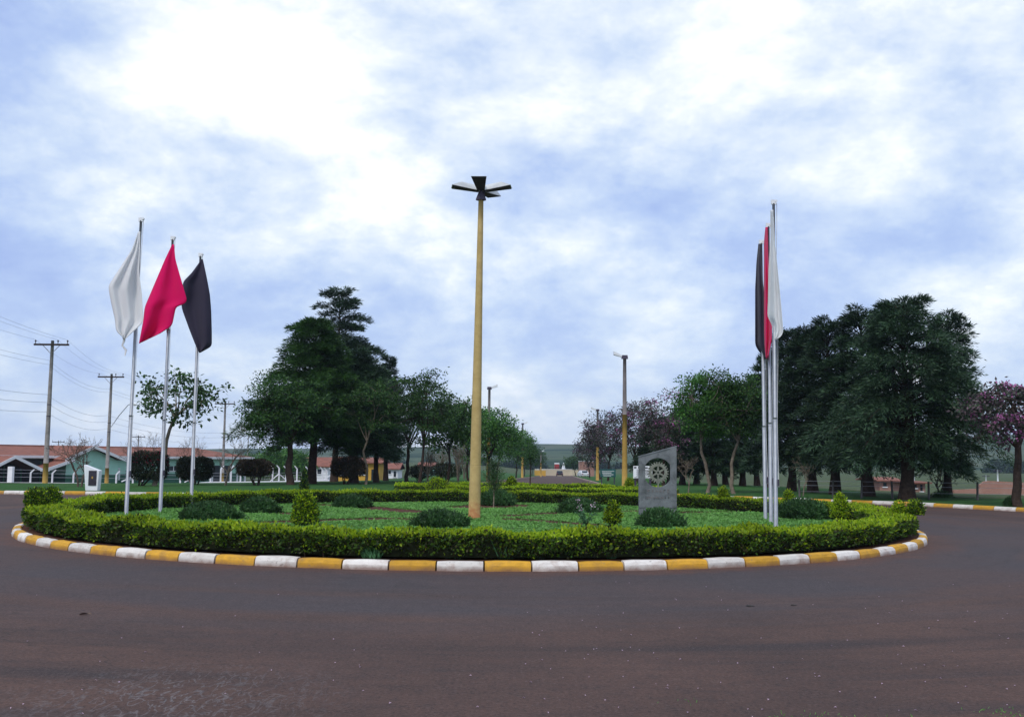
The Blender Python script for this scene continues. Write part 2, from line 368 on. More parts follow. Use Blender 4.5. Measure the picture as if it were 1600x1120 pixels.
def grass_mat(name, a, b_, c_, soil=(.10, .06, .04), amt=.5):
    m, t, b = principled(name); tc = t.new('ShaderNodeTexCoord'); v = tc.outputs['Object']
    n = t.noise(v, 1.3, 8, .7); c = t.ramp(n, [(.3, a), (.5, b_), (.7, c_)])
    f = t.noise(v, 14, 5, .8); c = t.mix(t.ramp(f, [(.4, .6), (.6, 0.0)]), c, tuple(x*.4 for x in a))
    n2 = t.noise(v, .25, 5, .6, .4); c = t.mix(t.ramp(n2, [(.55, 0.0), (.75, amt)]), c, soil)
    t.l.new(c, b.inputs['Base Color']); b.inputs['Roughness'].default_value = .95; b.inputs['Specular IOR Level'].default_value = .05
    bp = t.new('ShaderNodeBump', i_Strength=.8, i_Distance=.08); t.l.new(t.noise(v, 8, 6, .7), bp.inputs['Height']); t.l.new(bp.outputs[0], b.inputs['Normal'])
    M[name] = m
grass_mat('grass', (.028, .085, .022), (.045, .125, .034), (.07, .16, .045), amt=.25)
grass_mat('field', (.050, .080, .035), (.085, .115, .055), (.12, .14, .075), soil=(.15, .115, .08), amt=.5)
def hill_mat():
    m, t, b = principled('hill'); tc = t.new('ShaderNodeTexCoord'); v = tc.outputs['Object']
    n = t.noise(v, .006, 6, .6); c = t.ramp(n, [(.35, (.05, .085, .045)), (.5, (.085, .115, .07)), (.65, (.12, .13, .09))])
    sp = t.new('ShaderNodeSeparateXYZ'); t.l.new(v, sp.inputs[0])
    n2 = t.noise(v, .012, 6, .65, .8); c = t.mix(t.ramp(n2, [(.52, 0.0), (.58, .9)]), c, (.022, .045, .03))
    wv = t.new('ShaderNodeTexWave', i_Scale=.02, bands_direction='Y'); t.l.new(v, wv.inputs[0]); wv.inputs['Distortion'].default_value = 2; wv.inputs['Detail'].default_value = 3
    c = t.mix(t.math('MULTIPLY', wv.outputs['Fac'], .3), c, (.03, .05, .035))
    t.l.new(c, b.inputs['Base Color']); b.inputs['Roughness'].default_value = 1.0; b.inputs['Specular IOR Level'].default_value = 0.0
    M['hill'] = m
hill_mat()

# ------------------------------------------------------------------ the lie of the land
def sstep(x): x = np.clip(x, 0, 1); return x*x*(3-2*x)
def softramp(y, y0, k=4.0): return k*np.logaddexp(0, (np.minimum(y, 340)-y0)/k)
AV = 0.0506                            # the avenue leaves at this dX/dY
def gz(X, Y):
    X = np.asarray(X, float); Y = np.asarray(Y, float)
    u = X-AV*Y
    wl = sstep((-u-8)/30); wr = sstep((u-8)/25)
    z = -.0144*softramp(Y, 58)*(1-wl)*(1-wr) - .0267*softramp(np.minimum(Y, 120), 46)*wl - .030*softramp(np.minimum(Y, 130), 46)*wr
    return z
def gf(x, y): return float(gz(x, y))

def sheet(name, rows, dz, mat, kind='structure', cols=24):
    """rows: list of (Y, x0, x1); follows the ground dz above it"""
    pts = np.zeros((len(rows), cols, 3))
    for i, (y, a, b) in enumerate(rows):
        s = np.linspace(0, 1, cols); x = a+(b-a)*s
        pts[i, :, 0] = x; pts[i, :, 1] = y; pts[i, :, 2] = gz(x, np.full(cols, y))+dz
    mb = MB(); mb.grid(pts.transpose(1, 0, 2))
    return mb.build(name, mat, kind=kind)
ys = np.concatenate([np.linspace(-60, 40, 12), np.linspace(44, 340, 60), np.linspace(380, 1200, 18)])
sheet('ground', [(y, -900, 900) for y in ys], -.06, M['field'], cols=140)
sheet('road', [(y, -130, 130) for y in np.linspace(-40, 60, 26)], 0.0, M['asphalt'], cols=40)
sheet('avenue', [(y, AV*y-5.05, AV*y+2.35) for y in np.linspace(60, 335, 60)], 0.0, M['asphalt'], cols=6)
LK = [(39.7, -12.0), (40.1, -9.6), (41.0, -7.4), (42.5, -5.4), (45, -3.9), (49, -2.95), (54, -2.35), (60, -2.0)]
RKP = [(25.5, 90), (26.5, 50), (28, 30), (31, 20.6), (34, 17.0), (38, 14.7), (40.5, 11.6), (42.6, 8.6), (45, 6.6), (48, 5.5), (53, 5.0), (60, 5.35)]
farL = lambda y: np.interp(y, [39, 58, 66, 92, 120, 335], [-130, -130, -48, -23, -16, -12])
rowsL = [(39.7, -130, -12.0)]+[(y, farL(y), x) for y, x in LK[1:]]+[(y, farL(y), AV*y-5.05) for y in np.linspace(63, 335, 70)]
sheet('verge', rowsL, .11, M['grass'], cols=40)
rowsR = [(y, x, 130) for y, x in RKP]+[(y, AV*y+2.35, 130) for y in np.linspace(63, 335, 70)]
sheet('verge', rowsR[:12]+rowsR[12:], .11, M['grass'], cols=60)
# rough pasture beyond the wire fence on the right
sheet('pasture', [(y, np.interp(y, [44, 60, 335], [17, 19, 40]), 128) for y in np.linspace(44, 330, 60)], .12, M['field'], cols=40)

def hills():
    X = np.linspace(-1500, 1700, 160); Y = np.linspace(420, 1250, 34)
    XX, YY = np.meshgrid(X, Y, indexing='ij')
    rng = np.random.RandomState(5)
    s = sstep((YY-420)/760)
    az = XX/YY
    prof = np.interp(az, [-1.2, -.6, -.35, -.1, .0, .05, .12, .3, .45, .55, .8], [1, 2, 6, 12, 14, 14, 13, 18, 34, 42, 46])
    z = -5.0 + s*(prof+5+1.6)*YY/1250
    z += 2.0*np.sin(XX/140+1)*s + 1.3*np.sin(XX/57+YY/90)*s
    mb = MB(); mb.grid(np.stack([XX, YY, z], -1)); mb.build('hills', M['hill'], kind='structure')
hills()

# ------------------------------------------------------------------ kerbs
KPROF = [(0.0, -.02), (-.010, .075), (-.030, .118), (-.07, .134), (-.155, .137), (-.175, .12), (-.18, -.02)]
def kerb_stone_mesh(a, b, ccx, ccy, r, mat, seed):
    rng = np.random.RandomState(seed); mb = MB(); k = len(KPROF); n = 4
    j = rng.uniform(-.008, .008, 2)
    pts = np.zeros((n+1, k, 3))
    for i in range(n+1):
        th = a+(b-a)*i/n; e = .012 if i in (0, n) else 0
        for q, (dr, z) in enumerate(KPROF):
            rr = r+dr+j[0]-e*.5*(1 if q < 3 else 0)+rng.uniform(-.004, .004); zz = z+(j[1]-e*.6 if 0 < q < 6 else 0)+rng.uniform(-.003, .003)*(0 < q < 6)
            pts[i, q] = (ccx+rr*math.cos(th), ccy+rr*math.sin(th), zz)
    mb.grid(pts, 0, False); mb.add(pts[0], [tuple(range(k))]); mb.add(pts[n], [tuple(range(k))[::-1]])
    return mb.mesh('kerb_stone', mat)
def ring_kerb():
    root = bpy.data.objects.new('kerb', None); COL.objects.link(root); root.location = (CX, CY, 0)
    tag(root, 'ring kerb of alternating white and yellow painted stones round the island', None, kind='structure')
    N = 92; d = 2*math.pi/N
    a0 = math.atan2(*(lambda g: (g.y-CY, g.x-CX))(G(755, 885)))
    for i in range(N):
        me = kerb_stone_mesh(a0+i*d+.0012, a0+(i+1)*d-.0012, 0, 0, RK, M['kerb_white'] if i % 2 else M['kerb_yellow'], i)
        o = bpy.data.objects.new('kerb_stone', me); COL.objects.link(o); o.parent = root
ring_kerb()
def path_kerb(pts, L, label, start_white=True, wid=.16):
    """painted kerb along a polyline (road side on the right hand of travel)"""
    pts = np.array(pts, float); seg = np.linalg.norm(np.diff(pts, axis=0), axis=1); cum = np.concatenate([[0], np.cumsum(seg)])
    root = bpy.data.objects.new('kerb', None); COL.objects.link(root); root.location = (pts[0][0], pts[0][1], 0); tag(root, label, kind='structure')
    n = int(cum[-1]/L); rng = np.random.RandomState(n)
    at = lambda s: np.array([np.interp(s, cum, pts[:, 0]), np.interp(s, cum, pts[:, 1])])
    for i in range(n):
        ss = np.linspace(i*L+.008, (i+1)*L-.008, 4); P3 = np.zeros((4, len(KPROF), 3)); j = rng.uniform(-.008, .008)
        for q, s_ in enumerate(ss):
            p = at(s_); tdir = at(s_+.05)-at(s_-.05) if 0.05 < s_ < cum[-1]-.05 else at(min(s_+.1, cum[-1]))-at(max(s_-.1, 0))
            tdir /= np.linalg.norm(tdir); nr = np.array([tdir[1], -tdir[0]])
            for h, (dr, z) in enumerate(KPROF):
                xy = p+nr*(dr+.02); P3[q, h] = (xy[0]-pts[0][0], xy[1]-pts[0][1], gf(*xy)+z+(j if 0 < h < 6 else 0))
        mb = MB(); mb.grid(P3, 0, False); mb.add(P3[0], [tuple(range(len(KPROF)))]); mb.add(P3[-1], [tuple(range(len(KPROF)))[::-1]])
        o = mb.build('kerb_stone', M['kerb_white'] if (i % 2 == 0) == start_white else M['kerb_yellow'], root)
path_kerb([(-46, 39.7), (-12, 39.7)]+[(x, y) for y, x in LK[1:]], .78, 'white and yellow kerb along the lawn before the green building')
path_kerb([(x, y) for y, x in RKP[::-1][1:9]]+[(24, 29.4)], .80, 'white and yellow kerb along the right hand verge under the conifers')
for nm, off in (('left', -5.05), ('right', 2.35)):
    yy = np.linspace(60.2, 330, 70); mb = MB(); sg = 1 if off < 0 else -1
    pts = np.zeros((len(yy), 4, 3))
    for i, y in enumerate(yy):
        for h, (dx, z) in enumerate(((0.02, -.02), (0.01, .13), (-.14, .14), (-.15, -.02))):
            x = AV*y+off+dx*sg; pts[i, h] = (x, y, gf(x, y)+z)
    mb.grid(pts, 0, False); tag(mb.build('kerb', M['kerb_white']), f'pale kerb running down the {nm} side of the avenue', kind='structure')

# ------------------------------------------------------------------ the island: soil, creeping cover, hedge
def disc(name, r, z, mat, cx=CX, cy=CY, dome=.0):
    th = np.linspace(0, 2*math.pi, 97)[:-1]; rr = np.linspace(.01, r, 14)
    T, RR = np.meshgrid(th, rr, indexing='ij')
    pts = np.stack([cx+RR*np.cos(T), cy+RR*np.sin(T), z+dome*(1-(RR/r)**2)+.008*np.sin(RR*5+T*7)], -1)
    mb = MB(); mb.grid(pts, 0, True, closed_u=True); return mb.build(name, mat, kind='structure')
SOILZ = .12
disc('island_soil', RK-.17, SOILZ, M['soil'])

def seg_dist(Pn, a, b):
    a = np.array(a[:2]); b = np.array(b[:2]); d = b-a
    t = np.clip(((Pn-a)@d)/(d@d), 0, 1); return np.linalg.norm(Pn-(a+t[:, None]*d), axis=1)
STRIPS = []      # bare furrows between the planted beds: polyline of picture points on the soil, width in metres
for pl, wd in (([(415, 817), (500, 814), (590, 811), (650, 812)], .55), ([(485, 789), (525, 790), (574, 793), (610, 797), (645, 801)], .75),
               ([(405, 802), (460, 803)], .5), ([(800, 812), (850, 815), (925, 821)], .55), ([(790, 807), (871, 802), (937, 801), (1000, 799)], .5),
               ([(1060, 801), (1190, 800)], .5), ([(744, 793), (768, 792), (782, 790)], 1.3), ([(330, 793), (400, 792)], .45)):
    STRIPS.append(([G(x, y, SOILZ) for x, y in pl], wd))
def ground_cover():
    rng = np.random.RandomState(3); mb = MB()
    N = 285000
    r = 9.1*np.sqrt(rng.rand(N)); th = rng.rand(N)*2*math.pi
    XY = np.stack([CX+r*np.cos(th), CY+r*np.sin(th)], 1)
    keep = np.ones(N, bool)
    wob = .12*np.sin(XY[:, 0]*4.1)+.1*np.sin(XY[:, 1]*5.3+XY[:, 0]*2)
    for pl, wd in STRIPS:
        for a, b in zip(pl[:-1], pl[1:]): keep &= seg_dist(XY, a, b) > wd*.72*(1+wob)
    patch = np.sin(XY[:, 0]*1.3+1)*np.sin(XY[:, 1]*1.1)+.6*np.sin(XY[:, 0]*3.7+XY[:, 1]*2.9)
    keep &= rng.rand(N) < .80+.2*patch
    XY = XY[keep]; n = len(XY)
    C = np.stack([XY[:, 0], XY[:, 1], SOILZ+rng.rand(n)*.025+.012*np.sin(XY[:, 0]*2.2)*np.sin(XY[:, 1]*2.7)], 1)
    D = unit(np.stack([rng.randn(n), rng.randn(n), np.abs(rng.randn(n))*.28+.06], 1))
    Nn = unit(np.stack([rng.randn(n)*.5, rng.randn(n)*.5, np.ones(n)], 1))
    mb.leaves(C, D, Nn, rng.uniform(.045, .085, n), rng.uniform(.03, .05, n))
    mb.build('ground_cover', M['leaf_cover'], label='low creeping green plants covering the island beds', cat='ground cover', kind='stuff')
ground_cover()

def hedge_mesh(path, closed, width, hfun, zfun, seed, dens, leaf=(.045, .028), face_bias=None, fresh_top=.85):
    """a clipped hedge along path (n,2): leaf shell over a dark core. returns (leaf MB, core MB)"""
    rng = np.random.RandomState(seed)
    pts = np.array(path, float); k = len(pts)
    nxt = np.roll(pts, -1, 0) if closed else np.vstack([pts[1:], 2*pts[-1]-pts[-2]]); prv = np.roll(pts, 1, 0) if closed else np.vstack([2*pts[0]-pts[1], pts[:-1]])
    tg = unit(nxt-prv); nr = np.stack([tg[:, 1], -tg[:, 0]], 1)          # right hand side
    seg = np.linalg.norm(nxt-pts, axis=1) if closed else np.linalg.norm(np.diff(pts, axis=0), axis=1)
    cum = np.concatenate([[0], np.cumsum(seg)]); Ltot = cum[-1]
    hs = np.array([hfun(i/k) for i in range(k)]); zs = np.array([zfun(p[0], p[1]) for p in pts])
    # core
    core = MB(); prof = [(-.40, .10), (-.44, .45), (-.38, .86), (0, .92), (.38, .86), (.44, .45), (.40, .10)]
    CP = np.zeros((k, len(prof), 3))
    for q, (a, b) in enumerate(prof):
        xy = pts+nr*(a*width); CP[:, q, 0] = xy[:, 0]; CP[:, q, 1] = xy[:, 1]; CP[:, q, 2] = zs+hs*b
    core.grid(CP, 0, True, closed_u=closed)
    if not closed:
        core.add(CP[0], [tuple(range(len(prof)))]); core.add(CP[-1], [tuple(range(len(prof)))])
    per = 2*.95+1.5
    Hm = hs.mean()
    N = int(Ltot*(2*Hm+width)*dens)
    s = rng.rand(N)*Ltot
    if face_bias is not None:
        keep = rng.rand(N) < face_bias(np.interp(s, cum, np.concatenate([pts[:, 1], pts[:1, 1]]) if closed else pts[:, 1])); s = s[keep]; N = len(s)
    idx = np.clip(np.searchsorted(cum, s, side='right')-1, 0, len(seg)-1); fr = (s-cum[idx])/seg[idx]
    i2 = (idx+1) % k
    lerp = lambda A: A[idx]*(1-fr)[..., None]+A[i2]*fr[..., None] if A.ndim > 1 else A[idx]*(1-fr)+A[i2]*fr
    Cc = lerp(pts); T = unit(lerp(tg)); Nr = unit(lerp(nr)); H = lerp(hs); Z = lerp(zs)
    q = rng.rand(N)*(2*Hm+width)                                     # position round the profile
    v0 = (q % Hm)/Hm
    side = np.where(q < Hm, -1, np.where(q < 2*Hm, 1, 0))
    lump = .05*np.sin(s*2.1+side)+.045*np.sin(s*5.3+side*2+v0*4)+.045*np.sin(s*11.7+v0*7)+.03*np.sin(s*19+v0*11)
    v = np.where(side == -1, q/Hm, np.where(side == 1, (q-Hm)/Hm, 0))
    v = np.where(side == 0, 1, .14+.86*v**.8)
    hw = width*.5*(.90+.16*np.sin(v*2.4))+lump*.6*(1 if width > .3 else .4)
    lat = np.where(side == 0, rng.uniform(-1, 1, N)*hw, side*(hw-.10*rng.rand(N)**2*(1))-side*.10*(v > .88)*(v-.88)/.12)
    zz = Z+H*np.where(side == 0, 1.0-.10*np.abs(lat/hw)**3, v)+np.where(side == 0, lump*.35-.03*rng.rand(N), 0)
    # thin patches low on the sides
    hole = np.sin(s*1.9+3)*np.sin(s*3.3)+.5*np.sin(s*7.7+v*6)
    keep = (side == 0) | (rng.rand(N) < np.clip(.45+1.1*v-.30*(hole > .5)*(v < .6), .25, 1))
    C = np.stack([Cc[:, 0]+Nr[:, 0]*lat, Cc[:, 1]+Nr[:, 1]*lat, zz], 1)
    out = np.stack([Nr[:, 0]*side, Nr[:, 1]*side, np.where(side == 0, 1.0, .25)], 1)
    D = unit(out*.7+rng.randn(N, 3)*.6+np.array([0, 0, .25])); Nn = unit(out+rng.randn(N, 3)*.6)
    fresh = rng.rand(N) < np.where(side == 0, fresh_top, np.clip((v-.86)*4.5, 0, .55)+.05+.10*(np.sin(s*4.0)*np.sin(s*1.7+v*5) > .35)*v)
    # a few shoots stand out of the clipped top
    up = (side == 0) & (rng.rand(N) < .03+.14*(np.sin(s*.9)*np.sin(s*2.3+1) > .35)); C[up, 2] += rng.rand(up.sum())*.06
    lb = MB(); L = rng.uniform(.75, 1.3, N)*leaf[0]; W = rng.uniform(.8, 1.2, N)*leaf[1]
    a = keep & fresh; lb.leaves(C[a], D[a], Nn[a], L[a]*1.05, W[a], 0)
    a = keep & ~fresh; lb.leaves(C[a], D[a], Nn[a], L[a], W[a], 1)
    return lb, core
def ring_hedge():
    n = 360; th = np.arange(n)*2*math.pi/n
    path = np.stack([CX+(RK-.63)*np.cos(-th), CY+(RK-.63)*np.sin(-th)], 1)   # clockwise: right hand = inside
    bumps = []
    for px, py, wd, amp in ((345, 838, .035, .10), (735, 865, .05, .055), (1130, 784, .03, .1), (648, 784, .03, .06), (760, 866, .02, .03), (205, 832, .1, .02)):
        g = G(px, py, .15); bumps.append((math.atan2(g.y-CY, g.x-CX), wd, amp))
    def hf(t):
        a = -t*2*math.pi; h = .365+.018*math.sin(a*9)+.016*math.sin(a*23+1)+.014*math.sin(a*41)+.012*math.sin(a*67+2)
        for b, wd, amp in bumps:
            d = (a-b+math.pi) % (2*math.pi)-math.pi; h += amp*math.exp(-(d/wd)**2)
        return h
    bias = lambda y: np.where(y < CY+3, 1.0, .62)
    lb, core = hedge_mesh(path, True, .70, hf, lambda x, y: SOILZ, 11, 2100, leaf=(.056, .034), face_bias=bias)
    root = thing('hedge', 'clipped yellow-green hedge ringing the roundabout island inside the painted kerb', 'hedge', (0, 0, 0))
    lb.build('foliage', [M['leaf_fresh'], M['leaf_hedge']], root); core.build('dark_core', M['hedge_core'], root)  # solid filler behind the leaves, coloured dark as the hedge's inner shade
    # woody stems that show under the leaves
    rng = np.random.RandomState(4); sm = MB()
    for i in range(300):
        a = rng.rand()*2*math.pi; r = RK-.63+rng.uniform(-.25, .28); x, y = CX+r*math.cos(a), CY+r*math.sin(a)
        sm.tube([(x, y, SOILZ-.02), (x+rng.uniform(-.04, .04), y+rng.uniform(-.04, .04), SOILZ+.12), (x+rng.uniform(-.1, .1), y+rng.uniform(-.1, .1), SOILZ+.3)], [.010, .008, .005], 4)
    tag(sm.build('stems', M['bark_dark'], root), kind='stuff')
ring_hedge()

# ------------------------------------------------------------------ plants: generators
def spot(px, Y, dz=.10):
    p = P(px, 740, Y); return Vector((p.x, Y, gf(p.x, Y)+dz))
def top_h(loc, px, py): return P(px, py, loc.y).z-loc.z
def mpp(Y): return Y/FPX               # metres for one picture point at distance Y

def mound_mb(rx, ry, h, n, rng, leaf=(.07, .03), mat_probs=(1.0,), flat=.0, shoots=.1, up=.5, base=0.0, power=2.0):
    """leafy dome; returns leaf MB and core MB"""
    u = rng.rand(n); th = rng.rand(n)*2*math.pi
    cz = u**.8; sr = (1-cz**power)**(1/power)
    lump = 1+.13*np.sin(th*3+1+cz*3)+.10*np.sin(th*7+cz*6)+.09*np.sin(th*13+cz*11)
    r = (1-.25*rng.rand(n)**2)
    Pn = np.stack([np.cos(th)*sr*rx*lump*r, np.sin(th)*sr*ry*lump*r, base+cz*h*(r*.5+.5)*(.9+.1*lump)], 1)
    Nn = unit(np.stack([np.cos(th)*sr/rx, np.sin(th)*sr/ry, cz/h], 1))
    D = unit(Nn*.7+rng.randn(n, 3)*.5+np.array([0, 0, up])); NN = unit(Nn+rng.randn(n, 3)*.6)
    sh = rng.rand(n) < shoots; Pn[sh] += (Nn[sh]*.5+np.array([0, 0, .5]))*.11*rng.rand(sh.sum())[:, None]
    L = leaf[0]*rng.uniform(.7, 1.3, n); W = leaf[1]*rng.uniform(.8, 1.2, n)
    mb = MB(); pick = rng.rand(n); lo = 0
    for k, p in enumerate(mat_probs):
        a = (pick >= lo) & (pick < lo+p); lo += p; mb.leaves(Pn[a], D[a], NN[a], L[a], W[a], k)
    core = MB(); a = np.linspace(0, 2*math.pi, 17)[:-1]; c = np.array([0, .35, .65, .85, .97])
    A, Cc = np.meshgrid(a, c, indexing='ij'); S = (1-Cc**power)**(1/power)*.84
    core.grid(np.stack([np.cos(A)*S*rx, np.sin(A)*S*ry, base+Cc*h*.84], -1), 0, True, closed_u=True)
    k = len(c); core.add(np.stack([np.cos(a)*S[0, -1]*rx, np.sin(a)*S[0, -1]*ry, np.full(16, base+.97*h*.84)], 1), [tuple(range(16))])
    if base > 0: core.add(np.stack([np.cos(a)*.84*rx, np.sin(a)*.84*ry, np.full(16, base)], 1), [tuple(range(16))[::-1]])
    return mb, core
def curve_pts(a, b, bend, k=6):
    a = np.array(a, float); b = np.array(b, float); s = np.linspace(0, 1, k)[:, None]
    return a+(b-a)*s+np.array(bend)*(4*s*(1-s))

def conifer(label, px, Y, top, hw, seed, mat='conifer_dark', base=.2, droop=.35, shape=.5, lean=0.0, n_br=90, trunk=.24, dens=1.0, spray=.26, name='conifer_tree', skewx=0.0, twin=0, group=None, upper=.75, rough=1.0):
    """tiers of long limbs carrying feathery side plumes; shape < .5 gives a domed head, near 1 a cone"""
    rng = np.random.RandomState(seed); loc = spot(px, Y); H = top_h(loc, px, top)*.94; R = hw*mpp(Y)
    t = thing(name, label, 'tree', loc, 0, group)
    tb = MB(); k = 9; zz = np.linspace(-.15, H*.95, k); wx = np.cumsum(rng.randn(k)*.05); wx -= wx[0]; wy = np.cumsum(rng.randn(k)*.05); wy -= wy[0]
    cx = lambda z: np.interp(z, zz, wx)+lean*z; cy = lambda z: np.interp(z, zz, wy)
    rad = trunk*(1-zz/H*.92).clip(.06)*np.where(zz < .05, 1.35, 1)
    tb.tube(np.stack([cx(zz), cy(zz), zz], 1), rad, 8)
    for q in range(twin):
        a = rng.rand()*6.28; z2 = np.linspace(H*.09, H*.8, 6); o = np.linspace(0, 1, 6)**.6*.5
        tb.tube(np.stack([cx(z2)+np.cos(a)*o, cy(z2)+np.sin(a)*o, z2], 1), np.linspace(trunk*.6, .04, 6), 6)
    lb = MB(); CC, DD, NN, LL, WW = [], [], [], [], []
    lobes = [(rng.rand()*6.28, rng.uniform(.15, .95), rng.uniform(-.40, .35)*rough) for _ in range(11)]
    for i in range(n_br):
        f = (i+rng.rand())/n_br; z = H*(base+(.975-base)*f); ff = z/H; g = (ff-base)/(1-base)
        az = i*2.39996+rng.uniform(-.5, .5)
        prof = (1-g)**shape*(.70+.30*min(1, g/.18))
        for la, lz, lam in lobes: prof *= 1+lam*math.exp(-((az-la+math.pi) % (2*math.pi)-math.pi)**2/.6-((ff-lz)/.09)**2)
        ln = max(.35, R*prof*rng.uniform(.70, 1.12))*(1+skewx*math.cos(az))
        el = -.08+upper*g**1.5+rng.uniform(-.15, .15); d = np.array([math.cos(az)*math.cos(el), math.sin(az)*math.cos(el), math.sin(el)])
        p0 = np.array([cx(z), cy(z), z]); s = np.linspace(0, 1, 6)
        pt = p0+d*ln*s[:, None]; pt[:, 2] += ln*(.16*np.sin(s*math.pi)-droop*.45*(1-.5*g)*s**2)
        tb.tube(pt[:5], np.linspace(.035+.02*(1-g), .012, 5), 4, caps=False)
        lat = np.array([-math.sin(az), math.cos(az), 0])
        ns = int(5+ln*4.5)
        for q in range(ns):
            sb = .16+.84*(q+rng.rand())/ns; b0 = np.array([np.interp(sb, s, pt[:, w]) for w in range(3)])
            sd = 1 if q % 2 else -1; bl = (.22+.42*ln*(1.05-sb)**.8)*rng.uniform(.7, 1.2); bl = min(bl, 1.1)
            bd = unit(d*.9+lat*sd*rng.uniform(.4, 1.1)+np.array([0, 0, rng.uniform(-.15, .30)]))
            m = int((17+bl*46)*dens); u = rng.rand(m)**.8
            c = b0+bd*bl*u[:, None]; c[:, 2] += bl*(.12*np.sin(u*3.14)-droop*.7*u**2); wdt = .05+.13*bl*(1-u*.6)
            off = rng.randn(m, 3)*wdt[:, None]*np.array([1, 1, .55]); c += off
            CC.append(c); DD.append(bd+unit(off)*.55+rng.randn(m, 3)*.22+np.array([0, 0, -.1-droop*.75])*u[:, None]); NN.append(np.array([0, 0, 1.0])+rng.randn(m, 3)*.6)
            LL.append(spray*rng.uniform(.45, 1.1, m)); WW.append(spray*rng.uniform(.10, .20, m))
    lb.leaves(np.concatenate(CC), np.concatenate(DD), unit(np.concatenate(NN)), np.concatenate(LL), np.concatenate(WW))
    tb.build('trunk', M['bark_dark'], t); lb.build('crown', M[mat], t)
    return t

def broadleaf(label, px, Y, top, hw, seed, mat='leaf_broad', bark='bark_dark', crown=.40, clusters=90, per=85, leaf=(.14, .075), trunk=.11, lean=0.0, blossom=0, rc=.32, name='broadleaf_tree', cat='tree', group=None, offx=0.0, kink=.12, flat=1.0, H=None, loc=None, stems=1):
    rng = np.random.RandomState(seed); loc = loc or spot(px, Y); H = H or top_h(loc, px, top); R = hw*mpp(Y)
    t = thing(name, label, cat, loc, 0, group)
    tb = MB(); zf = H*crown
    ctr = np.array([offx, 0, H*(crown+1)/2]); semi = np.array([R, R*.9, H*(1-crown)/2*flat])
    forks = []
    for q in range(stems):
        a = q*6.28/stems+rng.rand(); o = .12 if stems > 1 else 0
        zz = np.linspace(-.12, zf*1.15, 7); wob = np.cumsum(rng.randn(7, 2)*kink*.5, 0); wob -= wob[0]
        ptx = np.stack([wob[:, 0]+math.cos(a)*o*zz/zf+lean*zz, wob[:, 1]+math.sin(a)*o*zz/zf, zz], 1); tb.tube(ptx, np.linspace(trunk*1.15, trunk*.62, 7), 7); forks.append(ptx[-1]); forks.append(ptx[-2])
    limbs = []
    for q in range(7):
        a = q*2.399+rng.rand()*.6; e = rng.uniform(.35, .8)
        tip = ctr+semi*np.array([math.cos(a)*e, math.sin(a)*e, rng.uniform(-.35, .7)])
        st = forks[rng.randint(len(forks))]; pt = curve_pts(st, tip, rng.randn(3)*.12+np.array([0, 0, .15])); tb.tube(pt, np.linspace(trunk*.5, trunk*.14, 6), 5, caps=False); limbs.append(pt[2:])
    LP = np.concatenate(limbs)
    lb = MB(); bl = MB()
    cs = []
    while len(cs) < clusters:
        v = rng.uniform(-1, 1, 3); r = np.linalg.norm(v)
        if r > 1 or rng.rand() > .25+.75*r: continue
        if v[2] < -.35 and rng.rand() < .45: continue
        v = v*(1+.16*math.sin(v[0]*5+seed)+.14*math.sin(v[2]*6+v[1]*4+seed*2))
        cs.append(ctr+v*semi)
    for c in cs:
        j = np.argmin(np.linalg.norm(LP-c, axis=1)); tb.tube(curve_pts(LP[j], c, rng.randn(3)*.06, 4), np.linspace(.022, .007, 4), 3, caps=False)
        m = int(per*rng.uniform(.6, 1.4)); k = rc*rng.uniform(.7, 1.25)
        q = rng.randn(m, 3)*np.array([k, k, k*.55])*.62; C = c+q
        D = unit(q*1.2+rng.randn(m, 3)*.4+np.array([0, 0, -.12])); N = unit(np.array([0, 0, 1.0])+rng.randn(m, 3)*.7)
        lb.leaves(C, D, N, leaf[0]*rng.uniform(.65, 1.3, m), leaf[1]*rng.uniform(.7, 1.2, m))
        if blossom and rng.rand() < blossom:
            m = int(per*.5); C = c+unit(rng.randn(m, 3)+np.array([0, 0, .6]))*k*rng.uniform(.5, .95, (m, 1))*np.array([1, 1, .65])
            bl.leaves(C, rng.randn(m, 3), rng.randn(m, 3), rng.uniform(.07, .12, m), rng.uniform(.06, .10, m))
    tb.build('trunk', M[bark], t); lb.build('crown', M[mat], t)
    if blossom and bl.n: bl.build('blossom', M['blossom'], t)
    return t

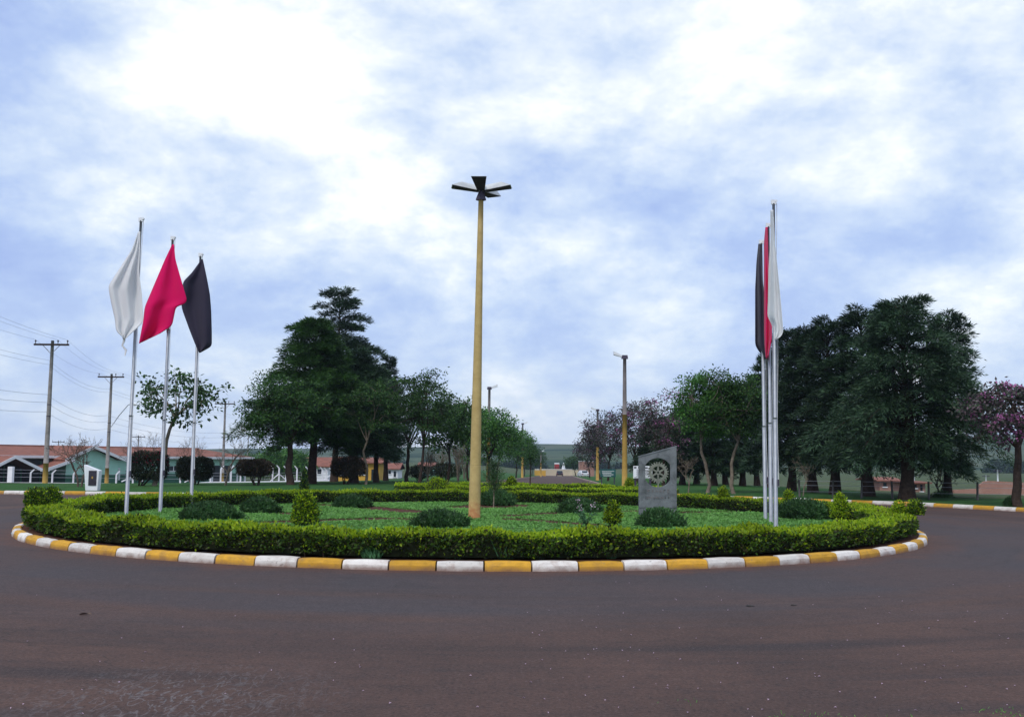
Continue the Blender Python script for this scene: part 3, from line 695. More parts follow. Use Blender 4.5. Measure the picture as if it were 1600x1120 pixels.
def bare_tree(label, px, Y, top, hw, seed, bark='twig', stems=2, fork=.28, name='bare_tree', trunk=.06, twigs=1.0, group=None):
    loc = spot(px, Y); H = top_h(loc, px, top); R = hw*mpp(Y)
    t = thing(name, label, 'tree', loc, 0, group)
    def make(tr):
        rng = np.random.RandomState(seed); tb = MB(); fine = MB()
        def grow(p, d, ln, r, lev):
            q = p+d*ln; (tb if lev < 3 else fine).tube(curve_pts(p, q, rng.randn(3)*.08*ln, 4), np.linspace(r, r*.62, 4), 5 if lev < 2 else 3, caps=False)
            if lev >= 6: return
            for _ in range(rng.randint(3, 5) if lev < 1 else (rng.randint(2, 4) if lev < 4 else (2 if rng.rand() < .6*twigs+.3 else 1))):
                nd = unit(d+rng.randn(3)*np.array([.62, .62, .34])+np.array([0, 0, .10]))
                grow(p+d*ln*rng.uniform(.55, 1.0), nd, ln*rng.uniform(.60, .85), max(r*.55, .0045), lev+1)
        for q in range(stems):
            a = q*6.28/stems+.4; d = unit(np.array([math.cos(a)*.22, math.sin(a)*.22, 1.0]))
            grow(np.array([math.cos(a)*.05, math.sin(a)*.05, -.1]), d, H*fork, tr, 0)
        V = np.concatenate(fine.V); return tb, fine, R/max(np.percentile(np.abs(V[:, 0]), 96), .01), H/np.percentile(V[:, 2], 99)
    tb, fine, sx, sz = make(trunk); tb, fine, sx, sz = make(trunk/max(sx, .5))
    tb.build('trunk', M[bark], t); tag(fine.build('twigs', M[bark], t), kind='stuff')
    for ch in t.children: ch.scale = (sx, sx, sz)
    return t

# ------------------------------------------------------------------ the centre lamp and the flags
def tapered(mb, h, r0, r1, n=8, m=0, z0=0.0, k=8, smooth=False):
    z = np.linspace(z0, h, k); mb.tube(np.stack([0*z, 0*z, z], 1), r0+(r1-r0)*(z/h), n, m, smooth=smooth)
def centre_lamp():
    b = G(741, 811, SOILZ); Y = b.y
    t = thing('street_lamp', 'tall tapering yellow concrete lamp post with four floodlight heads on the roundabout', 'street lamp', (b.x, Y, SOILZ))
    H = P(750, 312, Y).z-SOILZ
    mb = MB(); tapered(mb, H, .145, .062, 12, z0=-.1, k=14, smooth=True); t.rotation_euler = (0, R_(.4), 0); pole = mb.build('pole', M['pole_yellow'], t)
    for z in (1.28, 2.4):
        q = MB(); r = .145+(.062-.145)*z/H; q.tube([(0, 0, z-.012), (0, 0, z+.012)], r+.003, 12); q.build('casting_seam', M['pole_yellow'], pole)
    q = MB(); q.tube([(0, 0, H-.02), (0, 0, H+.02), (0, 0, H+.17), (0, 0, H+.24)], [.13, .125, .07, .07], 4, smooth=False); q.build('collar', M['lamp_dark'], t)
    hz = H+.20
    for az, el, L in ((math.pi+.12, .13, .74), (-.10, .16, .76), (-math.pi/2-.05, .22, .80), (math.pi/2-.45, .06, .74)):
        c = MB(); n0, n1 = .09, .19
        # hood: sloped sides over a dark recessed lens, widening outwards
        V = []
        for x, hw_, tw in ((.04, n0, n0*.85), (L, n1, n1*.86)):
            V += [(x, -hw_, 0), (x, hw_, 0), (x+(-.22 if x > .3 else 0), tw, .12), (x+(-.22 if x > .3 else 0), -tw, .12)]
        c.add(V, [(0, 3, 2, 1), (4, 5, 6, 7), (0, 4, 7, 3), (1, 2, 6, 5), (3, 7, 6, 2), (0, 1, 5, 4)])
        o = c.build('floodlight', M['lamp_grey'], t)
        l = MB(); V = [(x, s*hw_*.96, z) for x, hw_ in ((.07, n0), (L-.02, n1)) for s in (-1, 1) for z in (-.012, -.003)]
        l.add(V, [(0, 1, 3, 2), (4, 6, 7, 5), (0, 2, 6, 4), (1, 5, 7, 3), (0, 4, 5, 1), (2, 3, 7, 6)]); ln = l.build('lens', M['lamp_dark'], o)
        o.location = (0, 0, hz); o.rotation_euler = (0, -el, az)
    return t
m, t, b = principled('pole_yellow'); tc = t.new('ShaderNodeTexCoord'); v = tc.outputs['Object']; sp = t.new('ShaderNodeSeparateXYZ'); t.l.new(v, sp.inputs[0])
n = t.noise(v, 5, 6, .6); c = t.ramp(n, [(.3, (.40, .29, .115)), (.7, (.52, .39, .17))])
n2 = t.noise(v, 9, 6, .7); c = t.mix(t.ramp(n2, [(.56, 0.0), (.72, .5)]), c, (.30, .22, .12))
k = t.math('ADD', t.math('MULTIPLY', sp.outputs[2], -1.6), t.math('MULTIPLY', n2, 1.8)); c = t.mix(t.ramp(k, [(.10, 0.0), (.75, .85)]), c, (.33, .13, .05))
t.l.new(c, b.inputs['Base Color']); b.inputs['Roughness'].default_value = .8; b.inputs['Specular IOR Level'].default_value = .2
bp = t.new('ShaderNodeBump', i_Strength=.4, i_Distance=.01); t.l.new(t.noise(v, 40, 5, .6), bp.inputs['Height']); t.l.new(bp.outputs[0], b.inputs['Normal']); M['pole_yellow'] = m
centre_lamp()

def flagpole(px, Y, top, label, rx=0.0):
    p = P(px, 803, Y); t = thing('flagpole', label, 'flagpole', (p.x, Y, SOILZ), 0, None)
    H = top-SOILZ
    mb = MB(); z = np.array([-.1, H*.33, H*.331, H*.66, H*.661, H]); mb.tube(np.stack([rx*z/H, 0*z, z], 1), [.046, .046, .039, .039, .032, .030], 10); pole = mb.build('pole', M['steel'], t)
    for f in (.33, .66):
        q = MB(); q.tube([(rx*f, 0, H*f-.05), (rx*f, 0, H*f+.03)], [.050, .050], 10); q.build('sleeve', M['steel'], pole)
    q = MB(); q.box((rx, 0, H+.03), (.11, .05, .10)); q.tube([(rx+.05, -.035, H+.05), (rx+.05, .035, H+.05)], .03, 8); q.build('pulley', M['lamp_grey'], t)
    r = MB(); zz = np.linspace(.9, H, 14); r.tube(np.stack([rx*zz/H+.055+.012*np.sin(zz*2), 0*zz-.02, zz], 1), .006, 4); r.build('rope', M['trim_white'], t)
    cl = MB(); cl.box((.06, -.02, 1.0), (.03, .05, .14)); cl.build('cleat', M['lamp_dark'], t)
    return t
def flag(label, mat, Lp, Rp, Y, folds, amp, seed, spread=0.0, tail=None):
    """cloth hanging between two edge lines (picture points, top to bottom) at distance Y; folds push it in depth"""
    rng = np.random.RandomState(seed)
    def resample(pl, n):
        pl = np.array(pl, float); d = np.concatenate([[0], np.cumsum(np.linalg.norm(np.diff(pl, axis=0), axis=1))]); s = np.linspace(0, d[-1], n)
        return np.stack([np.interp(s, d, pl[:, 0]), np.interp(s, d, pl[:, 1])], 1)
    n, m_ = 56, 26; L = resample(Lp, n); Rr = resample(Rp, n)
    for _ in range(3):
        L[1:-1] = (L[:-2]+2*L[1:-1]+L[2:])/4; Rr[1:-1] = (Rr[:-2]+2*Rr[1:-1]+Rr[2:])/4
    p0 = P(*Lp[0], Y); pts = np.zeros((n, m_, 3)); ph = rng.rand(4)*6
    for i in range(n):
        v = i/(n-1)
        for j in range(m_):
            u = j/(m_-1); q = L[i]*(1-u)+Rr[i]*u
            dz = amp*min(1, v*2.5)*(math.sin(u*folds*math.pi*2+ph[0]+v*1.5)+.45*math.sin(u*folds*4.1+v*5+ph[1])+.35*math.sin(v*9+u*3+ph[2]))+spread*(u-.5)
            pts[i, j] = P(q[0], q[1], Y+dz)-p0
    mb = MB(); mb.grid(pts, 0, True)
    o = mb.build('flag', M[mat]); o.location = p0; tag(o, label, 'flag')
    if tail:
        q = MB(); q.tube([P(*a, Y+d)-p0 for a, d in tail], [.035, .03, .022, .03, .012][:len(tail)], 6); q.build('knotted_corner', M[mat], o)
    sd = o.modifiers.new('thickness', 'SOLIDIFY'); sd.thickness = .006; sd.offset = 0
    return o
Y1, Y2, Y3 = 24.8, 26.3, 28.7
flagpole(197, Y1, P(217, 345, Y1).z, 'steel flagpole carrying the white flag left of the lamp', rx=.03)
flagpole(250, Y2, P(269, 374, Y2).z, 'steel flagpole carrying the crimson flag left of the lamp', rx=.02)
flagpole(298, Y3, P(314, 400, Y3).z, 'steel flagpole carrying the black flag left of the lamp', rx=-.02)
flag('limp white flag with a knotted lower corner, leftmost of all', 'cloth_white', [(216, 362), (206, 390), (188, 418), (169, 447), (173, 470), (180, 500), (181, 517), (194, 529)], [(219, 362), (219, 385), (217, 425), (222, 462), (224, 503), (212, 515), (198, 527), (195, 530)], Y1-.26, 2.2, .075, 1,
     tail=[((193, 524), 0), ((194, 532), .02), ((191, 540), .03), ((197, 547), 0), ((195, 556), .02)])
flag('crimson flag hanging between the white and black flags at left', 'cloth_red', [(269, 382), (258, 405), (243, 440), (226, 480), (224, 500), (217, 537)], [(272, 382), (274, 405), (284, 440), (293, 471), (284, 477), (275, 479), (269, 509), (250, 521)], Y2-.10, 1.3, .08, 2)
flag('black flag hanging right of the crimson flag at left', 'cloth_black', [(315, 405), (300, 426), (286, 440), (283, 470), (284, 482), (296, 515), (305, 538), (311, 551)], [(317, 405), (323, 433), (328, 460), (330, 485), (331, 520), (331, 541), (322, 546), (313, 551)], Y3-.10, 1.4, .08, 3)
Y4, Y5, Y6 = 22.7, 24.4, 25.9
flagpole(1212, Y4, P(1206, 318, Y4).z, 'steel flagpole carrying the white flag right of the lamp', rx=.05)
flagpole(1204.5, Y5, P(1198, 354, Y5).z, 'steel flagpole carrying the crimson flag right of the lamp', rx=.03)
flagpole(1196, Y6, P(1186, 380, Y6).z, 'steel flagpole carrying the black flag right of the lamp', rx=-.02)
flag('white flag seen edge-on, in front of the right hand group', 'cloth_white', [(1204, 328), (1204, 370), (1201, 420), (1200, 470), (1199, 495), (1206, 506), (1207, 520), (1210, 530)], [(1208, 328), (1211, 380), (1216, 430), (1219, 460), (1222, 495), (1224, 520), (1220, 527), (1212, 530)], Y4-.15, 1.4, .10, 4, spread=-.5)
flag('crimson flag seen edge-on between the white and black flags at right', 'cloth_red', [(1196, 355), (1194, 375), (1194, 450), (1194, 520), (1195, 545), (1197, 561)], [(1199, 355), (1200, 400), (1204, 450), (1206, 500), (1206, 530), (1200, 558)], Y5-.12, 1.5, .10, 5, spread=-.5)
flag('black flag seen edge-on, leftmost of the right hand group', 'cloth_black', [(1185, 381), (1182, 410), (1180, 450), (1180, 500), (1180, 540), (1188, 552), (1196, 561)], [(1188, 381), (1190, 420), (1194, 460), (1196, 510), (1197, 540), (1197, 555), (1197, 561)], Y6-.12, 1.5, .10, 6, spread=-.5)

# ------------------------------------------------------------------ the stone with the cog wheel
def monument():
    Y = 27.2; a = P(998, 803, Y); bR = P(1057, 803, Y); W = bR.x-a.x
    t = thing('monument', 'weathered grey concrete slab with a cog wheel in its round opening', 'monument', ((a.x+bR.x)/2, Y, SOILZ), 0)
    hl = P(998, 713, Y).z-SOILZ; hr = P(1057, 697, Y).z-SOILZ; T = .12
    c = P(1027.5, 738, Y); ox, oz = c.x-t.location.x, c.z-SOILZ; r = 22.5*mpp(Y)
    lx0, lx1, lz = -W/2+11*mpp(Y), W/2-11.5*mpp(Y), P(1028, 793, Y).z-SOILZ
    n = 48; mb = MB()
    th = np.arange(n)*2*math.pi/n
    def outer(ang):                       # boundary point of the slab seen from the opening's centre
        d = (math.cos(ang), math.sin(ang)); best = 9
        if d[0] > 1e-6: best = min(best, (W/2-ox)/d[0])
        if d[0] < -1e-6: best = min(best, (-W/2-ox)/d[0])
        if d[1] < -1e-6: best = min(best, (lz-oz)/d[1])
        sl = (hr-hl)/W; den = d[1]-sl*d[0]
        if den > 1e-6: best = min(best, (hl+sl*(ox+W/2)-oz)/den)
        return ox+d[0]*best, oz+d[1]*best
    corners = [math.atan2(z-oz, x-ox) % (2*math.pi) for x, z in ((W/2, hr), (-W/2, hl), (-W/2, lz), (W/2, lz))]
    angs = sorted(set(list(th)+corners)); k = len(angs)
    I = [(ox+r*math.cos(q), oz+r*math.sin(q)) for q in angs]; O = [outer(q) for q in angs]
    V = [(x, -T/2, z) for x, z in I]+[(x, -T/2, z) for x, z in O]+[(x, T/2, z) for x, z in I]+[(x, T/2, z) for x, z in O]
    F = []
    for i in range(k):
        j = (i+1) % k; F += [(i, j, k+j, k+i), (2*k+j, 2*k+i, 3*k+i, 3*k+j), (j, i, 2*k+i, 2*k+j), (k+i, k+j, 3*k+j, 3*k+i)]
    mb.add(V, F); slab = mb.build('slab', M['concrete'], t)
    for x0, x1 in ((-W/2+.001, lx0), (lx1, W/2-.001)):
        q = MB(); q.box(((x0+x1)/2, 0, lz/2-.06), (x1-x0, T-.002, lz+.115), bev=.006); q.build('leg', M['concrete'], t)
    # shallow raised border strips that run up the two sides and under the sloping top
    for x0, x1, z0, z1 in ((-W/2+.002, lx0-.02, lz, hl-.02), (lx1+.02, W/2-.002, lz, hr-.04)):
        q = MB(); q.box(((x0+x1)/2, -T/2-.006, (z0+z1)/2), (x1-x0, .012, z1-z0), bev=.004); q.build('border', M['concrete'], slab)
    q = MB(); q.add([(x, y, hl+(hr-hl)*(x+W/2)/W+dz) for x in (-W/2-.01, W/2+.01) for y in (-T/2-.015, T/2+.015) for dz in (-.015, .012)], [(0, 1, 3, 2), (4, 6, 7, 5), (0, 4, 5, 1), (2, 3, 7, 6), (0, 2, 6, 4), (1, 5, 7, 3)]); q.build('coping', M['concrete'], slab)
    # the wheel: toothed rim, six spokes, hub with keyway, held by a stub below
    g = MB(); teeth = 24; R1, R2, R0, d = 13.8*mpp(Y), 16.6*mpp(Y), 9.8*mpp(Y), .035
    prof = []
    for i in range(teeth):
        a0 = i*2*math.pi/teeth
        for f, rr in ((0, R1), (.22, R1), (.34, R2), (.66, R2), (.78, R1)): prof.append((a0+f*2*math.pi/teeth, rr))
    k = len(prof); V = []
    for y in (-d, d):
        V += [(R0*math.cos(q), y, R0*math.sin(q)) for q, _ in prof]+[(rr*math.cos(q), y, rr*math.sin(q)) for q, rr in prof]
    F = []
    for i in range(k):
        j = (i+1) % k; F += [(i, j, k+j, k+i), (2*k+j, 2*k+i, 3*k+i, 3*k+j), (j, i, 2*k+i, 2*k+j), (k+i, k+j, 3*k+j, 3*k+i)]
    g.add(V, F); wheel = g.build('cog_wheel', M['gear_concrete'], t); wheel.location = (ox+.01, -.01, oz)
    for i in range(6):
        q = MB(); L = R0+.01; q.add([(x*math.cos(i*math.pi/3+math.pi/2)-z*math.sin(i*math.pi/3+math.pi/2), y, x*math.sin(i*math.pi/3+math.pi/2)+z*math.cos(i*math.pi/3+math.pi/2)) for x, hw_ in ((.03, .026), (L, .018)) for y in (-.028, .028) for z in (-hw_, hw_)],
                              [(0, 1, 3, 2), (4, 6, 7, 5), (0, 4, 5, 1), (2, 3, 7, 6), (0, 2, 6, 4), (1, 5, 7, 3)]); q.build('spoke', M['gear_concrete'], wheel)
    q = MB(); n = 16; aa = np.arange(n)*2*math.pi/n; pts = np.zeros((n, 5, 3))
    for h, (rr, y) in enumerate(((.028, -.03), (.062, -.034), (.062, .034), (.028, .03), (.028, -.03))): pts[:, h] = np.stack([rr*np.cos(aa), np.full(n, y), rr*np.sin(aa)], 1)
    q.grid(pts, 0, False, closed_u=True); q.build('hub', M['gear_concrete'], wheel)
    q = MB(); q.box((0, 0, -(R1+r)/2-.005), (.035, .05, r-R1+.02)); q.build('support', M['gear_concrete'], wheel)
    # two weathered rows of cast letters below, too worn to read
    rng = np.random.RandomState(8)
    for z, hgt, n, wd in ((P(1028, 767, Y).z-SOILZ, .085, 6, .62), (P(1028, 777, Y).z-SOILZ, .05, 11, .66)):
        row = MB()
        for i in range(n):
            x = -wd/2+wd*(i+.5)/n+.02; cw = wd/n*.5
            for _ in range(3):
                if rng.rand() < .5: row.box((x+rng.choice([-1, 0, 1])*cw*.45, -T/2-.004, z+rng.uniform(-.1, .1)*hgt), (.011, .012, hgt*rng.uniform(.5, 1)))
                else: row.box((x, -T/2-.005, z+rng.choice([-1, 0, 1])*hgt*.42), (cw*rng.uniform(.6, 1), .013, .011))
        tag(row.build('worn_lettering', M['pole_grey'], slab), kind='stuff')
monument()

# ------------------------------------------------------------------ shrubs on the island
def on_ring(px, far, z):
    """point on the ring hedge's crest seen at picture column px"""
    d = pix_dir(px, 775); d = np.array([d.x, d.y])/d.y; r = RK-.63; c = np.array([CX, CY]); a = d@d; b_ = -2*(d@c); cc = c@c-r*r; q = max(0.0, b_*b_-4*a*cc)
    Y = (-b_+(1 if far else -1)*math.sqrt(q))/(2*a); return Vector((d[0]*Y, Y, z))
def bush(name, label, px, py, wpx, hpx, seed, mats, probs, n=5200, leaf=(.07, .03), stem=0.0, power=2.0, z=SOILZ, up=.5, Y=None, at=None, cat='bush', shoots=.28, ry=None, group=None):
    rng = np.random.RandomState(seed); g = G(px, py, z) if Y is None else Vector((P(px, py, Y).x, Y, P(px, py, Y).z))
    g = at or g; k = mpp(g.y); t = thing(name, label, cat, g, rng.rand()*.5, group)
    lb, core = mound_mb(wpx*k/2, (ry or wpx*k/2), hpx*k, n, rng, leaf, probs, base=stem, power=power, up=up, shoots=shoots)
    lb.build('foliage', [M[q] for q in mats], t); core.build('dark_core', M['hedge_core'], t)  # closed dome under the leaves, inner shade painted in its dark colour
    if stem > 0:
        s = MB()
        for q in range(3): s.tube([(.03*q-.03, .02*q, -.1), (.05*(q-1), 0, stem*.6), (.12*(q-1), .05*(q-1), stem+.1)], [.028, .022, .015], 5)
        s.build('stem', M['bark_dark'], t)
    return t
DK = (['leaf_mound'], (1.0,)); FR = (['leaf_fresh', 'leaf_hedge'], (.6, .4)); TP = (['leaf_hedge', 'leaf_fresh'], (.78, .22))
bush('mounded_bush', 'wide dark green mound just behind the hedge below the black flag', 328, 812, 82, 21, 21, *DK, n=9000)
bush('mounded_bush', 'dark green mound behind and right of the widest mound at left', 405, 801, 52, 18, 22, *DK, n=7000)
bush('mounded_bush', 'small flat dark green mound left of the lamp post, near the back hedge', 548, 793, 52, 15, 23, *DK, n=6000)
bush('mounded_bush', 'dark green mound behind the front hedge just left of the lamp post', 686, 824, 80, 19, 24, *DK, n=9000)
bush('mounded_bush', 'dark green mound behind the sapling right of the lamp post', 775, 789, 54, 19, 25, *DK, n=6500)
bush('mounded_bush', 'dark green mound between the sapling and the cog wheel slab', 903, 802, 62, 18, 26, *DK, n=7000)
bush('mounded_bush', 'dark green mound in front of the cog wheel slab', 1031, 824, 66, 22, 27, *DK, n=8000)
bush('mounded_bush', 'big dark green mound right of the right hand flagpoles', 1254, 811, 80, 26, 28, *DK, n=9500)
bush('mounded_bush', 'low dark tuft in front of the back hedge right of the slab', 1094, 793, 24, 12, 29, *DK, n=1500)
bush('topiary_bush', 'round clipped ball on the left end of the ring hedge', 57, 786, 27, 24, 31, *TP, n=2600, leaf=(.05, .03), power=2.4, at=on_ring(57, False, 0.52))
bush('topiary_bush', 'lopsided clipped tuft behind the ball at the left end', 81, 776, 24, 23, 32, *TP, n=2200, leaf=(.05, .03), at=on_ring(81, True, 0.50))
bush('topiary_bush', 'round clipped ball on the right end of the ring hedge', 1430, 804, 20, 17, 33, *TP, n=1800, leaf=(.05, .03), power=2.4, at=on_ring(1430, False, 0.53))
bush('topiary_bush', 'small pointed tuft on the back hedge near its right end', 1404, 788, 20, 15, 34, *FR, n=1500, leaf=(.05, .03), at=on_ring(1404, True, 0.50))
bush('golden_shrub', 'yellow-green cone shrub inside the right end of the hedge', 1313, 818, 24, 34, 35, *FR, n=2600, leaf=(.055, .034), stem=.14, power=1.5)
bush('golden_shrub', 'plump yellow-green shrub behind the front hedge at left of centre', 475, 822, 36, 46, 36, *(['leaf_hedge', 'leaf_fresh'], (.55, .45)), n=4200, leaf=(.055, .034), stem=.05, power=2.0)
bush('golden_shrub', 'small ragged yellow-green shrub behind the hedge left of the slab', 957, 826, 22, 29, 37, *FR, n=1500, leaf=(.06, .036), stem=.12, power=1.6, shoots=.4)
bush('golden_shrub', 'yellow-green tuft on the back hedge right of the slab', 1130, 768, 15, 15, 38, *FR, n=1200, leaf=(.05, .03), at=on_ring(1130, True, 0.46))
bush('golden_shrub', 'pale green cone rising behind the hedge just right of the flagpoles', 1232, 776, 13, 15, 39, *FR, n=1100, leaf=(.05, .03), at=on_ring(1232, True, 0.46))
bush('slender_shrub', 'slim dark column with orange tip rising behind the plump golden shrub', 474, 786, 15, 50, 40, *(['leaf_mound', 'leaf_brown', 'leaf_fresh'], (.7, .2, .1)), n=2200, leaf=(.055, .03), power=1.3)

def sapling():
    g = G(771, 793, SOILZ); rng = np.random.RandomState(41); k = mpp(g.y); H = 70*k
    t = thing('sapling', 'wispy young tree with a pale stem beside the lamp post', 'tree', g)
    s = MB(); s.tube([(0, 0, -.1), (.01, 0, H*.3), (-.02, .02, H*.6), (.02, 0, H)], [.022, .018, .012, .005], 6); 
    lb = MB()
    for i in range(60):
        z = H*rng.uniform(.32, .95); a = rng.rand()*6.28; ln = rng.uniform(.15, .55)*(1.1-z/H*.6); e = np.array([math.cos(a)*ln, math.sin(a)*ln, ln*.9])
        s.tube(curve_pts((0, 0, z), np.array([0, 0, z])+e, (0, 0, -.03), 4), [.006, .005, .004, .003], 3, caps=False)
        m = 40; q = rng.rand(m)[:, None]; lb.leaves(np.array([0, 0, z])+e*q+rng.randn(m, 3)*.05, rng.randn(m, 3)+np.array([0, 0, .4]), rng.randn(m, 3), rng.uniform(.05, .09, m), rng.uniform(.012, .02, m))
    s.build('trunk', M['bark_pale'], t); lb.build('crown', M['leaf_mound'], t)
sapling()
def flowering_weed():
    g = G(915, 822, SOILZ); rng = np.random.RandomState(42); t = thing('flowering_plant', 'sparse plant with white flower tufts left of the slab', 'plant', g)
    s = MB(); lb = MB(); fl = MB()
    for i in range(9):
        a = rng.rand()*6.28; H = rng.uniform(.25, .55); tip = np.array([math.cos(a)*.22, math.sin(a)*.22, H])
        s.tube(curve_pts((0, 0, -.03), tip, (0, 0, .05), 5), .006, 4)
        m = 26; q = rng.rand(m)[:, None]; lb.leaves(tip*q, rng.randn(m, 3)+np.array([0, 0, .3]), rng.randn(m, 3), rng.uniform(.07, .12, m), .025)
        m = 14 if H > .36 else 0; fl.leaves(tip+rng.randn(m, 3)*.035, rng.randn(m, 3), rng.randn(m, 3), .04, .035)
    s.build('stem', M['bark_dark'], t); lb.build('leaves', M['leaf_tuft'], t); tag(fl.build('flowers', M['petal'], t), kind='stuff')
flowering_weed()
for i, (px, py, w_, h_) in enumerate(((470, 858, 40, 18), (535, 860, 40, 19), (582, 866, 26, 15), (710, 866, 26, 22), (784, 867, 34, 24), (840, 866, 22, 20), (893, 865, 28, 20), (955, 866, 18, 14), (1085, 862, 30, 16), (1190, 856, 34, 15), (310, 850, 28, 13))):
    rng = np.random.RandomState(160+i); w_ *= 1.15; h_ *= 1.2; g = G(px, py+7, .12); k = mpp(g.y)
    m = 420; C = np.stack([rng.randn(m).clip(-2, 2)*w_*k*.22, rng.randn(m)*.05, np.abs(rng.rand(m))*h_*k*.25], 1); D = unit(np.stack([C[:, 0]*2+rng.randn(m)*.35, -.25+rng.randn(m)*.3, 1+0*C[:, 0]], 1))
    mb = MB(); mb.leaves(C, D, rng.randn(m, 3), rng.uniform(.4, 1.0, m)*h_*k, .022)
    mb.build('grass_tuft', M['leaf_tuft'], label=['bluish green tuft at the hedge foot under the golden shrub', 'broad tuft at the hedge foot, third of the tufts from the left', 'small tuft right of the broad tuft at the hedge foot', 'pale tuft at the hedge foot just left of below the lamp post', 'largest pale tuft at the hedge foot, right of below the lamp post', 'narrow tuft at the hedge foot between two larger pale ones right of the lamp', 'pale tuft at the hedge foot below the dark mound right of the sapling', 'smallest tuft at the hedge foot below the ragged golden shrub', 'tuft at the hedge foot below and right of the slab', 'rightmost tuft at the hedge foot, below the right hand flagpoles', 'leftmost tuft at the hedge foot, below the black flag'][i], cat='grass tuft', group='grass tufts along the hedge foot').location = g

# ------------------------------------------------------------------ splitter island beyond, with its own low hedge
def splitter():
    n = 60; th = np.arange(n)*2*math.pi/n; ex, ey, rx, ry = 1.05, 42.0, 5.4, 2.6
    path = np.stack([ex+rx*np.cos(-th), ey+ry*np.sin(-th)], 1)
    def hf(t):
        a = -t*2*math.pi; return .34-.06*max(0, math.cos(a))+.02*math.sin(a*7)
    a = np.linspace(0, 2*math.pi, 61)[:-1]; rr = np.linspace(.02, 1, 5); A, RR = np.meshgrid(a, rr, indexing='ij')
    mb = MB(); mb.grid(np.stack([ex+(rx+.5)*RR*np.cos(A), ey+(ry+.5)*RR*np.sin(A), .12+0*A], -1), 0, True, closed_u=True); mb.build('island_soil', M['grass'], kind='structure')
    pts = np.zeros((60, 4, 3))
    for h, (d, z) in enumerate(((.68, -.01), (.66, .13), (.52, .14), (.50, 0))): pts[:, h] = np.stack([ex+(rx+d)*np.cos(a), ey+(ry+d)*np.sin(a), 0*a+z], 1)
    mb = MB(); mb.grid(pts, 0, False, closed_u=True); mb.build('kerb', M['kerb_white'], kind='structure')
    lb, core = hedge_mesh(path, True, .6, hf, lambda x, y: .13, 17, 1200, leaf=(.065, .042))
    root = thing('hedge', 'low clipped hedge ringing the small island at the mouth of the avenue', 'hedge', (0, 0, 0))
    lb.build('foliage', [M['leaf_fresh'], M['leaf_hedge']], root); core.build('dark_core', M['hedge_core'], root)  # same solid filler, dark colour in place of inner shade
    bush('topiary_bush', 'yellow-green ball on the small island hedge beside the sapling', 799, 757, 12, 9, 51, *FR, n=900, leaf=(.08, .05), Y=43.5)
    bush('golden_shrub', 'bright bushy swelling of hedge on the far island left of the lamp', 682, 768, 34, 20, 52, *FR, n=1500, leaf=(.07, .045), Y=40.0)
    bush('golden_shrub', 'yellow-green clump at the foot of the nearest avenue lamp', 985, 760, 16, 11, 53, *FR, n=900, leaf=(.08, .05), Y=50)
    # slim young tree standing on it
    loc = Vector((P(828, 750, 43.5).x, 43.5, .12)); t = thing('sapling', 'thin dark young tree on the small island against the avenue', 'tree', loc); rng = np.random.RandomState(7)
    s = MB(); H = 66*mpp(43.5); s.tube([(0, 0, -.1), (.02, 0, H*.5), (-.02, 0, H)], [.035, .028, .012], 6); s.build('trunk', M['bark_dark'], t)
    lb = MB(); m = 500; lb.leaves(np.array([0, 0, H*.93])+rng.randn(m, 3)*np.array([.22, .22, .25]), rng.randn(m, 3), rng.randn(m, 3), .1, .05); lb.build('crown', M['leaf_mound'], t)
splitter()

# ------------------------------------------------------------------ trees, left of the avenue
conifer('tallest dark conifer left of the avenue, rising behind the broad one', 522, 66, 431, 84, 101, base=.22, droop=.12, shape=.5, n_br=78, trunk=.22, spray=.32, upper=.45, rough=2.0)
conifer('broad green conifer with a thick dark trunk, left end of the grove', 486, 57, 484, 108, 102, mat='conifer_green', base=.23, droop=.18, shape=.66, n_br=125, trunk=.26, spray=.30, skewx=-.06, rough=1.3, upper=.5)
conifer('dark conifer with stout trunk right of the broad green one', 553, 60, 540, 74, 103, mat='conifer_olive', base=.22, droop=.25, shape=.5, n_br=90, trunk=.25, spray=.30)
conifer('slim conifer with a pointed tip above the middle of the left grove', 603, 74, 546, 40, 104, base=.18, droop=.15, shape=.95, n_br=70, trunk=.17, spray=.32)
conifer('dark conifer behind the pale crooked trunk in the left grove', 588, 63, 568, 52, 105, mat='conifer_olive', base=.24, droop=.3, shape=.45, n_br=75, trunk=.17, spray=.30)
broadleaf('leafy tree with a stout greyish trunk before the broad green conifer', 455, 54, 592, 66, 111, clusters=150, per=95, crown=.36, trunk=.20, leaf=(.15, .08), rc=.38, offx=-.2)
broadleaf('tree with a pale crooked leaning trunk in the left grove', 572, 56, 592, 48, 112, bark='bark_pale', clusters=85, per=80, crown=.42, trunk=.075, lean=.10, kink=.25)
broadleaf('sparse-topped leafy tree with a thin dark trunk nearest the lamp', 655, 55, 577, 54, 113, clusters=115, per=70, crown=.38, trunk=.085, rc=.28, kink=.08)
broadleaf('leafy tree with a stout trunk behind the sparse-topped one', 636, 68, 600, 48, 114, clusters=100, per=80, crown=.35, trunk=.13)
LROW = [('first', 698, 66, 612, 50, 115), ('second', 733, 80, 630, 46, 116), ('third', 764, 75, 640, 40, 117), ('fourth', 776, 106, 655, 36, 118), ('fifth', 806, 124, 672, 28, 119), ('sixth', 818, 150, 682, 22, 120), ('seventh', 819, 184, 690, 20, 121), ('eighth', 832, 230, 699, 17, 122), ('ninth', 843, 290, 703, 11, 123)]
for wd, px, Y, top, hw, sd in LROW:
    broadleaf(f'{wd} leafy tree of the left avenue row, counted from the lamp post outward', px, Y, top, hw, sd, mat='leaf_bright' if sd in (116, 117, 118, 119) else 'leaf_broad', clusters=100, per=64, crown=.32, trunk=.09, leaf=(.20, .11), rc=.5, group='leafy trees down the left side of the avenue')
